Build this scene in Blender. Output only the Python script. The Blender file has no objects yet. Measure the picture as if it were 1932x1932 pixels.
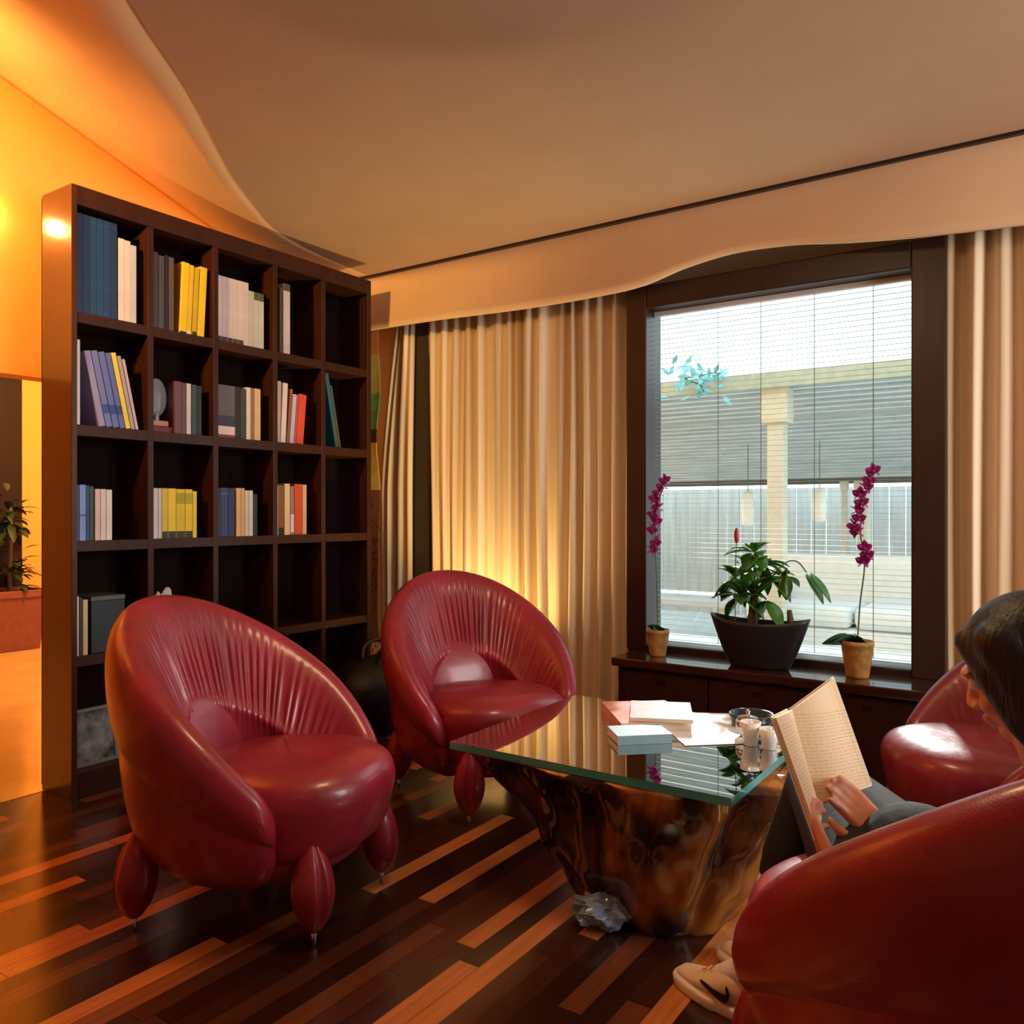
import bpy, math, random
from mathutils import Vector, Matrix, noise
random.seed(7)
PI = math.pi
SC = bpy.context.scene
COL = SC.collection

# ------------------------------------------------------------------ camera, world, lights, exposure
cam_d = bpy.data.cameras.new('camera')
cam_d.lens = 28.86
cam_d.sensor_width = 36
cam_d.clip_start = 0.02
cam = bpy.data.objects.new('camera', cam_d)
cam.location = (0, 0, 1.15)
cam.rotation_euler = (PI/2, 0, math.radians(34.36))
COL.objects.link(cam)
SC.camera = cam
SC.view_settings.view_transform = 'Standard'
SC.view_settings.look = 'None'
SC.view_settings.gamma = 1
SC.view_settings.use_curve_mapping = False
SC.view_settings.exposure = 0.15

W = bpy.data.worlds.new('world')
SC.world = W
W.use_nodes = True
bg = W.node_tree.nodes['Background']
bg.inputs['Color'].default_value = (0.76, 0.94, 1.0, 1)
bg.inputs['Strength'].default_value = 2.7


def light(name, kind, loc, energy, color, rot=(0, 0, 0), **kw):
    d = bpy.data.lights.new(name, kind)
    d.energy = energy
    d.color = color
    for k, v in kw.items():
        setattr(d, k, v)
    o = bpy.data.objects.new(name, d)
    o.location = loc
    o.rotation_euler = rot
    COL.objects.link(o)
    return o


def aim(o, target):
    d = Vector(target) - o.location
    o.rotation_euler = d.to_track_quat('-Z', 'Y').to_euler()


sun = light('sun', 'SUN', (0, 8, 6), 6.0, (1.0, 0.96, 0.90), angle=math.radians(1.5))
aim(sun, (sun.location.x + 0.30, sun.location.y - 1.0, sun.location.z - 0.58))
portal = light('window_portal', 'AREA', (-1.14, 3.84, 1.31), 1, (1, 1, 1), (PI/2, 0, 0), shape='RECTANGLE', size=1.2, size_y=1.7)
portal.rotation_euler = (-PI/2, 0, 0)
portal.data.cycles.is_portal = True
WARM = (1.0, 0.66, 0.36)
light('room_lamp_light', 'AREA', (-0.95, 1.75, 2.55), 15, WARM, shape='DISK', size=0.5)
light('entry_lamp_light', 'AREA', (0.9, -1.2, 2.5), 3, WARM, shape='DISK', size=0.8)
sw = light('side_fill_light', 'AREA', (2.6, 2.6, 1.45), 105, (1.0, 0.93, 0.89), shape='RECTANGLE', size=1.5, size_y=1.8)  # added fill from the right, near-white like daylight; wall_right has no window
aim(sw, (-1.0, 2.3, 1.1))
light('wall_sconce_light', 'POINT', (-3.70, 1.57, 2.40), 2.2, (1.0, 0.62, 0.24), shadow_soft_size=0.035)
ww = light('wall_wash_light', 'SPOT', (-2.75, 0.20, 2.60), 330, (1.0, 0.52, 0.14), spot_size=math.radians(105), spot_blend=0.9, shadow_soft_size=0.08)
aim(ww, (-3.75, 1.55, 2.75))
light('hall_lamp_light', 'POINT', (-6.0, 3.5, 2.3), 230, (1.0, 0.60, 0.19), shadow_soft_size=0.12)
up = light('curtain_uplight_light', 'SPOT', (-2.62, 3.45, 0.10), 95, (1.0, 0.66, 0.26), spot_size=math.radians(105), spot_blend=0.9, shadow_soft_size=0.03)
aim(up, (-2.6, 3.60, 2.0))


# ------------------------------------------------------------------ helpers
def lin(c):
    c = c / 255.0
    return c / 12.92 if c <= 0.04045 else ((c + 0.055) / 1.055) ** 2.4


def rgb(r, g, b):
    return (lin(r), lin(g), lin(b), 1)


class NT:
    def __init__(s, name):
        s.m = bpy.data.materials.new(name)
        s.m.use_nodes = True
        s.t = s.m.node_tree
        s.b = s.t.nodes['Principled BSDF']
        s.out = s.t.nodes['Material Output']

    def n(s, typ, **kw):
        nd = s.t.nodes.new(typ)
        for k, v in kw.items():
            if k.startswith('_'):
                nd.inputs[int(k[1:])].default_value = v
            else:
                setattr(nd, k, v)
        return nd

    def l(s, a, b):
        s.t.links.new(a, b)

    def math(s, op, a, b=None):
        nd = s.n('ShaderNodeMath', operation=op)
        for i, v in enumerate((a, b)):
            if v is None:
                continue
            if isinstance(v, (int, float)):
                nd.inputs[i].default_value = v
            else:
                s.l(v, nd.inputs[i])
        return nd.outputs[0]


def mat(name, color, rough=0.5, metal=0.0, coat=0.0, noise_amt=0.0, noise_scale=20.0, noise_stretch=(1, 1, 1), bump=0.0, bump_scale=80.0, sheen=0.0, spec=0.5, trans=0.0, color2=None):
    N = NT(name)
    b = N.b
    b.inputs['Base Color'].default_value = color
    b.inputs['Roughness'].default_value = rough
    b.inputs['Metallic'].default_value = metal
    b.inputs['Coat Weight'].default_value = coat
    b.inputs['Coat Roughness'].default_value = 0.12
    b.inputs['Specular IOR Level'].default_value = spec
    b.inputs['Sheen Weight'].default_value = sheen
    b.inputs['Transmission Weight'].default_value = trans
    tc = N.n('ShaderNodeTexCoord')
    if noise_amt > 0 or color2:
        mp = N.n('ShaderNodeMapping')
        mp.inputs['Scale'].default_value = noise_stretch
        N.l(tc.outputs['Object'], mp.inputs['Vector'])
        ns = N.n('ShaderNodeTexNoise')
        ns.inputs['Scale'].default_value = noise_scale
        ns.inputs['Detail'].default_value = 4
        N.l(mp.outputs[0], ns.inputs['Vector'])
        cr = N.n('ShaderNodeValToRGB')
        cr.color_ramp.elements[0].position = 0.3
        cr.color_ramp.elements[1].position = 0.7
        k = 1 - noise_amt
        cr.color_ramp.elements[0].color = color2 if color2 else (color[0]*k, color[1]*k, color[2]*k, 1)
        cr.color_ramp.elements[1].color = color
        N.l(ns.outputs['Fac'], cr.inputs[0])
        N.l(cr.outputs[0], b.inputs['Base Color'])
    if bump > 0:
        ns2 = N.n('ShaderNodeTexNoise')
        ns2.inputs['Scale'].default_value = bump_scale
        ns2.inputs['Detail'].default_value = 3
        N.l(tc.outputs['Object'], ns2.inputs['Vector'])
        bp = N.n('ShaderNodeBump')
        bp.inputs['Strength'].default_value = bump
        bp.inputs['Distance'].default_value = 0.01
        N.l(ns2.outputs['Fac'], bp.inputs['Height'])
        N.l(bp.outputs[0], b.inputs['Normal'])
    return N.m


def glass_mat(name, tint, gloss=0.06, rough=0.0):
    N = NT(name)
    tr = N.n('ShaderNodeBsdfTransparent')
    tr.inputs[0].default_value = tint
    gl = N.n('ShaderNodeBsdfGlossy')
    gl.inputs['Roughness'].default_value = rough
    fr = N.n('ShaderNodeFresnel')
    fr.inputs[0].default_value = 1.5
    f2 = N.math('MULTIPLY', fr.outputs[0], gloss)
    mx = N.n('ShaderNodeMixShader')
    N.l(f2, mx.inputs[0])
    N.l(tr.outputs[0], mx.inputs[1])
    N.l(gl.outputs[0], mx.inputs[2])
    N.l(mx.outputs[0], N.out.inputs[0])
    return N.m


class MB:
    def __init__(s):
        s.v = []
        s.f = []
        s.mi = []
        s.cur = 0

    def add(s, vs, fs):
        o = len(s.v)
        s.v += [tuple(v) for v in vs]
        for f in fs:
            s.f.append(tuple(i + o for i in f))
            s.mi.append(s.cur)
        return s

    def box(s, x0, x1, y0, y1, z0, z1, M=None):
        vs = [Vector((x, y, z)) for z in (z0, z1) for y in (y0, y1) for x in (x0, x1)]
        if M is not None:
            vs = [M @ v for v in vs]
        return s.add(vs, [(0, 2, 3, 1), (4, 5, 7, 6), (0, 1, 5, 4), (2, 6, 7, 3), (0, 4, 6, 2), (1, 3, 7, 5)])

    def loft(s, rings, caps=True, closed=True):
        n = len(rings[0])
        vs = [v for r in rings for v in r]
        fs = []
        for i in range(len(rings) - 1):
            for j in range(n if closed else n - 1):
                k = (j + 1) % n
                fs.append((i*n + j, i*n + k, (i+1)*n + k, (i+1)*n + j))
        if caps:
            fs.append(tuple(range(n - 1, -1, -1)))
            fs.append(tuple((len(rings) - 1)*n + j for j in range(n)))
        return s.add(vs, fs)

    def lathe(s, prof, c=(0, 0, 0), n=32, sx=1, sy=1, caps=True):
        rings = [[(c[0] + r*sx*math.cos(2*PI*j/n), c[1] + r*sy*math.sin(2*PI*j/n), c[2] + z) for j in range(n)] for r, z in prof]
        return s.loft(rings, caps)

    def tube(s, pts, rad, n=10, caps=True):
        pts = [Vector(p) for p in pts]
        if not isinstance(rad, (list, tuple)):
            rad = [rad]*len(pts)
        rings = []
        up = None
        for i, p in enumerate(pts):
            t = (pts[min(i+1, len(pts)-1)] - pts[max(i-1, 0)]).normalized()
            if up is None:
                up = t.orthogonal().normalized()
            up = (up - t*up.dot(t))
            up = up.normalized() if up.length > 1e-6 else t.orthogonal().normalized()
            b = t.cross(up)
            rings.append([p + (up*math.cos(2*PI*j/n) + b*math.sin(2*PI*j/n))*rad[i] for j in range(n)])
        return s.loft(rings, caps)

    def cone(s, p0, p1, r0, r1, n=16, flat=None):
        """a limb bone: tapered tube with rounded ends"""
        p0, p1 = Vector(p0), Vector(p1)
        t = (p1 - p0)
        t = t.normalized() if t.length > 1e-6 else Vector((0, 0, 1))
        pts, rad = [], []
        for k in range(6):
            a = PI/2*(1 - k/5.0)
            pts.append(p0 - t*r0*math.sin(a)); rad.append(max(r0*math.cos(a), 1e-4))
        for k in range(6):
            a = PI/2*k/5.0
            pts.append(p1 + t*r1*math.sin(a)); rad.append(max(r1*math.cos(a), 1e-4))
        up = t.orthogonal().normalized()
        b = t.cross(up)
        rings = [[p + (up*math.cos(2*PI*j/n) + b*math.sin(2*PI*j/n))*r for j in range(n)] for p, r in zip(pts, rad)]
        return s.loft(rings)

    def ell(s, c, rx, ry, rz, M=None, n=24, m=16, ex=1.0):
        rings = []
        for i in range(m + 1):
            a = -PI/2 + PI*i/m
            a = max(min(a, PI/2 - 0.02), -PI/2 + 0.02)
            ring = []
            for j in range(n):
                p = 2*PI*j/n
                v = Vector((rx*math.cos(a)*math.cos(p), ry*math.cos(a)*math.sin(p), rz*math.sin(a)))
                if M is not None:
                    v = M @ v
                ring.append(v + Vector(c))
            rings.append(ring)
        return s.loft(rings)

    def build(s, name, m, parent=None, smooth=False, bevel=0.0, solid=0.0, remesh=0.0, subsurf=0):
        me = bpy.data.meshes.new(name)
        me.from_pydata(s.v, [], s.f)
        ms = m if isinstance(m, (list, tuple)) else [m]
        for q in ms:
            me.materials.append(q)
        if len(ms) > 1:
            me.polygons.foreach_set('material_index', s.mi)
        if smooth:
            me.polygons.foreach_set('use_smooth', [True]*len(me.polygons))
        me.update()
        o = bpy.data.objects.new(name, me)
        COL.objects.link(o)
        if parent is not None:
            o.parent = parent
        if bevel:
            md = o.modifiers.new('bevel', 'BEVEL')
            md.width = bevel; md.segments = 2; md.limit_method = 'ANGLE'
        if solid:
            md = o.modifiers.new('solid', 'SOLIDIFY')
            md.thickness = solid; md.offset = 0
        if remesh:
            md = o.modifiers.new('remesh', 'REMESH')
            md.mode = 'VOXEL'; md.voxel_size = remesh; md.use_smooth_shade = True
            md = o.modifiers.new('smooth', 'SMOOTH')
            md.iterations = 5; md.factor = 0.5
        if subsurf:
            md = o.modifiers.new('sub', 'SUBSURF')
            md.levels = subsurf; md.render_levels = subsurf
        return o


def tag(o, label=None, cat=None, group=None, kind=None):
    for k, v in (('label', label), ('category', cat), ('group', group), ('kind', kind)):
        if v:
            o[k] = v
    return o


def empty(name, loc=(0, 0, 0), rz=0.0):
    o = bpy.data.objects.new(name, None)
    o.empty_display_size = 0.1
    o.location = loc
    o.rotation_euler = (0, 0, rz)
    COL.objects.link(o)
    return o


def thing(name, label, cat, loc=(0, 0, 0), rz=0.0, group=None):
    return tag(empty(name, loc, rz), label, cat, group)


def desc(o):
    out = []
    for c in COL.objects:
        p = c.parent
        while p is not None:
            if p is o:
                out.append(c)
                break
            p = p.parent
    return out


def reroot(root, loc):
    """children were modelled in place: move the Empty to the thing's base and shift the meshes back"""
    for c in desc(root):
        if c.type == 'MESH':
            c.data.transform(Matrix.Translation(-Vector(loc)))
    root.location = loc


def copy_tree(o, parent=None):
    c = o.copy()
    COL.objects.link(c)
    if parent is not None:
        c.parent = parent
        c.matrix_parent_inverse = o.matrix_parent_inverse
    for ch in [x for x in COL.objects if x.parent is o]:
        copy_tree(ch, c)
    return c


def catmull(pts, n):
    out = []
    P = [Vector(p) for p in pts]
    seg = len(P) - 1
    for i in range(n):
        u = i*seg/(n - 1)
        k = min(int(u), seg - 1)
        t = u - k
        p0, p1, p2, p3 = P[max(k-1, 0)], P[k], P[k+1], P[min(k+2, seg)]
        out.append(0.5*((2*p1) + (p2 - p0)*t + (2*p0 - 5*p1 + 4*p2 - p3)*t*t + (3*p1 - p0 - 3*p2 + p3)*t*t*t))
    return out


# ------------------------------------------------------------------ materials
def floor_mat():
    N = NT('walnut_planks')
    tc = N.n('ShaderNodeTexCoord')
    sp = N.n('ShaderNodeSeparateXYZ')
    N.l(tc.outputs['Object'], sp.inputs[0])
    x = N.math('DIVIDE', sp.outputs[0], 0.062)
    row = N.math('FLOOR', x)
    wn = N.n('ShaderNodeTexWhiteNoise', noise_dimensions='1D')
    N.l(row, wn.inputs['W'])
    yo = N.math('ADD', N.math('DIVIDE', sp.outputs[1], 0.75), N.math('MULTIPLY', wn.outputs['Value'], 23.7))
    seg = N.math('FLOOR', yo)
    cb = N.n('ShaderNodeCombineXYZ')
    N.l(row, cb.inputs[0]); N.l(seg, cb.inputs[1])
    w2 = N.n('ShaderNodeTexWhiteNoise', noise_dimensions='2D')
    N.l(cb.outputs[0], w2.inputs['Vector'])
    cr = N.n('ShaderNodeValToRGB')
    cr.color_ramp.interpolation = 'CONSTANT'
    e = cr.color_ramp.elements
    e[0].position = 0; e[0].color = rgb(48, 24, 16)
    e[1].position = 0.22; e[1].color = rgb(62, 32, 21)
    for p, c in ((0.42, rgb(78, 42, 26)), (0.58, rgb(56, 29, 19)), (0.66, rgb(104, 60, 36)), (0.76, rgb(142, 86, 48)), (0.85, rgb(196, 124, 68))):
        q = e.new(p); q.color = c
    N.l(w2.outputs['Value'], cr.inputs[0])
    # grain
    mp = N.n('ShaderNodeMapping')
    mp.inputs['Scale'].default_value = (60, 3, 1)
    N.l(tc.outputs['Object'], mp.inputs[0])
    ns = N.n('ShaderNodeTexNoise')
    ns.inputs['Scale'].default_value = 1.0; ns.inputs['Detail'].default_value = 5
    N.l(mp.outputs[0], ns.inputs['Vector'])
    g = N.math('ADD', N.math('MULTIPLY', ns.outputs['Fac'], 0.9), 0.5)
    # joints
    fx = N.math('FRACT', x); fy = N.math('FRACT', yo)
    j1 = N.math('GREATER_THAN', fx, 0.03); j2 = N.math('GREATER_THAN', fy, 0.005)
    jm = N.math('ADD', N.math('MULTIPLY', N.math('MULTIPLY', j1, j2), 0.75), 0.25)
    k = N.math('MULTIPLY', g, jm)
    mx = N.n('ShaderNodeMix', data_type='RGBA', blend_type='MULTIPLY')
    mx.inputs['Factor'].default_value = 1
    N.l(cr.outputs[0], mx.inputs['A'])
    cc = N.n('ShaderNodeCombineColor')
    for i in range(3):
        N.l(k, cc.inputs[i])
    N.l(cc.outputs[0], mx.inputs['B'])
    N.l(mx.outputs['Result'], N.b.inputs['Base Color'])
    N.b.inputs['Roughness'].default_value = 0.24
    N.b.inputs['Coat Weight'].default_value = 0.25
    N.b.inputs['Coat Roughness'].default_value = 0.15
    bp = N.n('ShaderNodeBump')
    bp.inputs['Strength'].default_value = 0.15; bp.inputs['Distance'].default_value = 0.002
    N.l(k, bp.inputs['Height'])
    N.l(bp.outputs[0], N.b.inputs['Normal'])
    return N.m


def leather_mat():
    N = NT('red_leather')
    tc = N.n('ShaderNodeTexCoord')
    ns = N.n('ShaderNodeTexNoise')
    ns.inputs['Scale'].default_value = 6; ns.inputs['Detail'].default_value = 3
    N.l(tc.outputs['Object'], ns.inputs['Vector'])
    cr = N.n('ShaderNodeValToRGB')
    cr.color_ramp.elements[0].position = 0.3; cr.color_ramp.elements[0].color = rgb(126, 23, 42)
    cr.color_ramp.elements[1].position = 0.7; cr.color_ramp.elements[1].color = rgb(150, 33, 54)
    N.l(ns.outputs['Fac'], cr.inputs[0])
    N.l(cr.outputs[0], N.b.inputs['Base Color'])
    N.b.inputs['Roughness'].default_value = 0.40
    N.b.inputs['Coat Weight'].default_value = 0.40
    N.b.inputs['Coat Roughness'].default_value = 0.16
    vo = N.n('ShaderNodeTexVoronoi')
    vo.inputs['Scale'].default_value = 260
    N.l(tc.outputs['Object'], vo.inputs['Vector'])
    n2 = N.n('ShaderNodeTexNoise')
    n2.inputs['Scale'].default_value = 14; n2.inputs['Detail'].default_value = 2
    N.l(tc.outputs['Object'], n2.inputs['Vector'])
    h = N.math('ADD', N.math('MULTIPLY', vo.outputs['Distance'], 0.06), N.math('MULTIPLY', n2.outputs['Fac'], 0.8))
    bp = N.n('ShaderNodeBump')
    bp.inputs['Strength'].default_value = 0.35; bp.inputs['Distance'].default_value = 0.012
    N.l(h, bp.inputs['Height'])
    N.l(bp.outputs[0], N.b.inputs['Normal'])
    return N.m


def burl_mat():
    N = NT('polished_root_wood')
    tc = N.n('ShaderNodeTexCoord')
    mp = N.n('ShaderNodeMapping')
    mp.inputs['Scale'].default_value = (1, 1, 0.35)
    N.l(tc.outputs['Object'], mp.inputs[0])
    ns = N.n('ShaderNodeTexNoise')
    ns.inputs['Scale'].default_value = 7; ns.inputs['Detail'].default_value = 5; ns.inputs['Distortion'].default_value = 1.2
    N.l(mp.outputs[0], ns.inputs['Vector'])
    wv = N.n('ShaderNodeTexWave', wave_type='RINGS')
    wv.inputs['Scale'].default_value = 3.0; wv.inputs['Distortion'].default_value = 6; wv.inputs['Detail'].default_value = 3
    N.l(mp.outputs[0], wv.inputs['Vector'])
    f = N.math('ADD', N.math('MULTIPLY', ns.outputs['Fac'], 0.75), N.math('MULTIPLY', wv.outputs['Fac'], 0.25))
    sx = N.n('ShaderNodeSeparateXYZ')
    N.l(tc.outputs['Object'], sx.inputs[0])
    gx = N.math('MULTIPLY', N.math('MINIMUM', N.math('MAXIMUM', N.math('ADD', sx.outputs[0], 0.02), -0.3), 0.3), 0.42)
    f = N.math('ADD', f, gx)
    cr = N.n('ShaderNodeValToRGB')
    e = cr.color_ramp.elements
    e[0].position = 0.40; e[0].color = rgb(20, 10, 6)
    e[1].position = 0.72; e[1].color = rgb(150, 92, 34)
    q = e.new(0.50); q.color = rgb(52, 28, 12)
    q = e.new(0.60); q.color = rgb(104, 60, 22)
    N.l(f, cr.inputs[0])
    N.l(cr.outputs[0], N.b.inputs['Base Color'])
    N.b.inputs['Roughness'].default_value = 0.15
    N.b.inputs['Coat Weight'].default_value = 0.8
    N.b.inputs['Coat Roughness'].default_value = 0.05
    return N.m


def wall_mat(name, c, rough=0.75):
    return mat(name, c, rough, noise_amt=0.06, noise_scale=3, bump=0.05, bump_scale=60)


def curtain_mat():
    N = NT('cream_curtain_cloth')
    tc = N.n('ShaderNodeTexCoord')
    mp = N.n('ShaderNodeMapping')
    mp.inputs['Scale'].default_value = (14, 14, 0.15)
    N.l(tc.outputs['Object'], mp.inputs[0])
    ns = N.n('ShaderNodeTexNoise')
    ns.inputs['Scale'].default_value = 1; ns.inputs['Detail'].default_value = 2
    N.l(mp.outputs[0], ns.inputs['Vector'])
    cr = N.n('ShaderNodeValToRGB')
    cr.color_ramp.elements[0].position = 0.35; cr.color_ramp.elements[0].color = rgb(205, 180, 142)
    cr.color_ramp.elements[1].position = 0.65; cr.color_ramp.elements[1].color = rgb(232, 214, 184)
    N.l(ns.outputs['Fac'], cr.inputs[0])
    N.l(cr.outputs[0], N.b.inputs['Base Color'])
    N.b.inputs['Roughness'].default_value = 0.7
    N.b.inputs['Sheen Weight'].default_value = 0.2
    return N.m


M_FLOOR = floor_mat()
M_LEATHER = leather_mat()
M_BURL = burl_mat()
M_CURT = curtain_mat()
M_CEIL = wall_mat('ceiling_cloth', rgb(190, 160, 130))
M_COVE = wall_mat('ceiling_cove_paint', rgb(236, 190, 140))
M_ORANGE = wall_mat('orange_wall_paint', rgb(240, 170, 84))
M_PLAIN = wall_mat('plain_wall_paint', rgb(214, 186, 150))
M_PELMET = wall_mat('pelmet_cloth', rgb(232, 198, 156))
M_WOOD = mat('dark_wenge_wood', rgb(62, 32, 18), 0.42, coat=0.05, spec=0.25, noise_amt=0.4, noise_scale=4, noise_stretch=(9, 9, 0.8), bump=0.03, bump_scale=40)
M_FRAME = mat('dark_window_wood', rgb(52, 30, 22), 0.4, noise_amt=0.35, noise_scale=5, noise_stretch=(6, 6, 0.6))
M_SILL = mat('dark_sill_wood', rgb(66, 34, 20), 0.16, coat=0.5, noise_amt=0.35, noise_scale=5, noise_stretch=(0.6, 8, 8))
M_PAGE = mat('book_paper', rgb(226, 212, 184), 0.8, noise_amt=0.05, noise_scale=60)
M_METAL = mat('brushed_steel', rgb(190, 190, 190), 0.25, metal=1.0)
M_BLACK = mat('black_plastic', rgb(16, 16, 18), 0.35, noise_amt=0.1)
M_GLASSW = glass_mat('window_glass', (0.93, 0.97, 0.97, 1), 0.15)
M_GLASST = glass_mat('table_glass', (0.86, 0.95, 0.92, 1), 4.0)
M_GEDGE = mat('glass_edge_teal', rgb(70, 170, 172), 0.12, coat=0.5, noise_amt=0.25, noise_scale=12)
def leafy(m, amount=0.45):
    t = m.node_tree
    b = t.nodes['Principled BSDF']
    tr = t.nodes.new('ShaderNodeBsdfTranslucent')
    mx = t.nodes.new('ShaderNodeMixShader')
    mx.inputs[0].default_value = amount
    src = b.inputs['Base Color'].links
    if src:
        t.links.new(src[0].from_socket, tr.inputs[0])
    else:
        tr.inputs[0].default_value = b.inputs['Base Color'].default_value
    t.links.new(b.outputs[0], mx.inputs[1])
    t.links.new(tr.outputs[0], mx.inputs[2])
    t.links.new(mx.outputs[0], t.nodes['Material Output'].inputs[0])
    return m


M_GREEN = mat('glossy_leaf', rgb(96, 158, 52), 0.3, coat=0.3, noise_amt=0.45, noise_scale=9)
leafy(M_GREEN)
M_STEM = mat('plant_stem', rgb(96, 120, 84), 0.5, noise_amt=0.3)
M_TRUNK = mat('plant_trunk', rgb(96, 84, 40), 0.7, noise_amt=0.4, bump=0.3)
M_MAGENTA = mat('magenta_petal', rgb(186, 52, 146), 0.45, noise_amt=0.3, noise_scale=40)
leafy(M_MAGENTA)
M_POT = mat('ochre_pot', rgb(208, 154, 80), 0.55, noise_amt=0.5, noise_scale=30, bump=0.1)
M_SOIL = mat('soil', rgb(50, 36, 26), 0.9, noise_amt=0.5, noise_scale=60, bump=0.5)
M_BOWL = mat('black_ceramic_bowl', rgb(30, 29, 32), 0.42, noise_amt=0.15)
M_SKIN = mat('skin', rgb(206, 138, 104), 0.5, noise_amt=0.08, noise_scale=12)
def hair_mat():
    N = NT('black_hair')
    tc = N.n('ShaderNodeTexCoord')
    mp = N.n('ShaderNodeMapping')
    mp.inputs['Scale'].default_value = (90, 90, 5)
    N.l(tc.outputs['Object'], mp.inputs[0])
    ns = N.n('ShaderNodeTexNoise')
    ns.inputs['Scale'].default_value = 1.6; ns.inputs['Detail'].default_value = 4
    N.l(mp.outputs[0], ns.inputs['Vector'])
    cr = N.n('ShaderNodeValToRGB')
    cr.color_ramp.elements[0].position = 0.35; cr.color_ramp.elements[0].color = rgb(8, 7, 8)
    cr.color_ramp.elements[1].position = 0.70; cr.color_ramp.elements[1].color = rgb(30, 25, 24)
    N.l(ns.outputs['Fac'], cr.inputs[0])
    N.l(cr.outputs[0], N.b.inputs['Base Color'])
    N.b.inputs['Roughness'].default_value = 0.5
    bp = N.n('ShaderNodeBump')
    bp.inputs['Strength'].default_value = 0.6; bp.inputs['Distance'].default_value = 0.004
    N.l(ns.outputs['Fac'], bp.inputs['Height'])
    N.l(bp.outputs[0], N.b.inputs['Normal'])
    return N.m


M_HAIR = hair_mat()
M_BLKCLOTH = mat('black_trouser_cloth', rgb(11, 11, 13), 0.85, noise_amt=0.2, noise_scale=30, bump=0.1)
M_SLATE = mat('slate_blue_knit', rgb(92, 100, 124), 0.8, noise_amt=0.2, noise_scale=40, bump=0.15)
M_SOCK = mat('white_sock', rgb(225, 228, 235), 0.8, noise_amt=0.08, bump=0.1)
M_SHOE = mat('cream_shoe_leather', rgb(222, 204, 170), 0.5, noise_amt=0.08, noise_scale=12)
M_WHITE = mat('white_rubber', rgb(226, 226, 222), 0.5, noise_amt=0.05)

# ------------------------------------------------------------------ the room
def struct(o):
    o['kind'] = 'structure'
    return o


struct(MB().box(-3.50, 4.0, -4.0, 3.95, -0.12, 0.0).build('floor', M_FLOOR))
M_STONE = mat('polished_pale_stone', rgb(222, 184, 110), 0.16, coat=0.3, noise_amt=0.25, noise_scale=2.5)
struct(MB().box(-8.2, -3.50, -4.0, 5.2, -0.12, 0.002).build('floor_hall', M_STONE))

# ceiling: flat cloth field bounded on the left by a crease, then a panel that climbs to the orange wall
crease = [(3.1, -4.0), (-2.166, 1.277), (-2.45, 1.66), (-2.93, 2.19), (-3.30, 2.70), (-3.41, 3.05), (-3.489, 3.57)]


def wl_z(y):
    return max(2.565, min(2.652 + 0.337*(2.666 - y), 3.32))


def by_y(pts, y):
    for (xa, ya), (xb, yb) in zip(pts[:-1], pts[1:]):
        if y <= yb + 1e-9:
            return xa + (xb - xa)*(y - ya)/(yb - ya)
    return pts[-1][0]


YS = [-4.0 + 5.277*k/20 for k in range(20)] + [1.277 + 2.293*k/40 for k in range(41)]
cr_pts = [Vector((sum(by_y(crease, min(3.57, max(-4, y + d)))*w for d, w in ((-0.12, .25), (0, .5), (0.12, .25))), y, 0)) for y in YS]
wl_pts = [Vector((-3.75, y, 0)) for y in YS]
m = MB()
for i in range(61):
    c0 = cr_pts[i]
    m.v += [(c0.x, c0.y, 2.57), (4.0, c0.y, 2.57)]
for i in range(60):
    m.f.append((2*i, 2*i+1, 2*i+3, 2*i+2)); m.mi.append(0)
struct(m.build('ceiling', M_CEIL, solid=0.01))
m = MB()
rings = []
for c0, w0 in zip(cr_pts, wl_pts):
    zt = wl_z(w0.y)
    row = []
    for k in range(9):
        t = k/8
        p = Vector((c0.x, c0.y, 2.572)).lerp(Vector((w0.x, w0.y, zt)), t)
        p.z -= 0.10*math.sin(PI*t)*min(1, max(0, (zt - 2.57)/0.5))
        row.append(p)
    rings.append(row)
m.loft(rings, caps=False, closed=False)
struct(m.build('ceiling_cove', M_COVE, smooth=True, solid=0.01))

# orange wall over the opening to the hall, behind the bookcase
m = MB()
ys = [-4.0, -2.5, -1.0, 0.0, 0.69, 1.2, 1.6, 2.0, 2.4, 2.8, 3.95]
for a, b in zip(ys[:-1], ys[1:]):
    za, zb = wl_z(a) + 0.02, wl_z(b) + 0.02
    z0 = 1.74 if (a >= -1.0 and b <= 2.8) else 0
    vs = [(-3.75, a, z0), (-3.75, b, z0), (-3.75, b, zb), (-3.75, a, za), (-3.87, a, z0), (-3.87, b, z0), (-3.87, b, zb), (-3.87, a, za)]
    m.add(vs, [(0, 1, 2, 3), (7, 6, 5, 4), (0, 4, 5, 1), (3, 2, 6, 7), (0, 3, 7, 4), (1, 5, 6, 2)])
struct(m.build('wall_left', M_ORANGE))

# window wall
WX0, WX1, WZ0, WZ1 = -1.84, -0.42, 0.43, 2.27
m = MB()
m.box(-3.87, WX0, 3.86, 4.0, 0, 3.2).box(WX1, 4.0, 3.86, 4.0, 0, 3.2).box(WX0, WX1, 3.86, 4.0, 0, WZ0).box(WX0, WX1, 3.86, 4.0, WZ1, 3.2)
struct(m.build('wall_back', M_PLAIN))
struct(MB().box(4.0, 4.14, -4.0, 4.0, 0, 3.2).build('wall_right', M_PLAIN))
struct(MB().box(-8.2, 4.14, -4.14, -4.0, 0, 3.4).build('wall_front', M_PLAIN))
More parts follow.
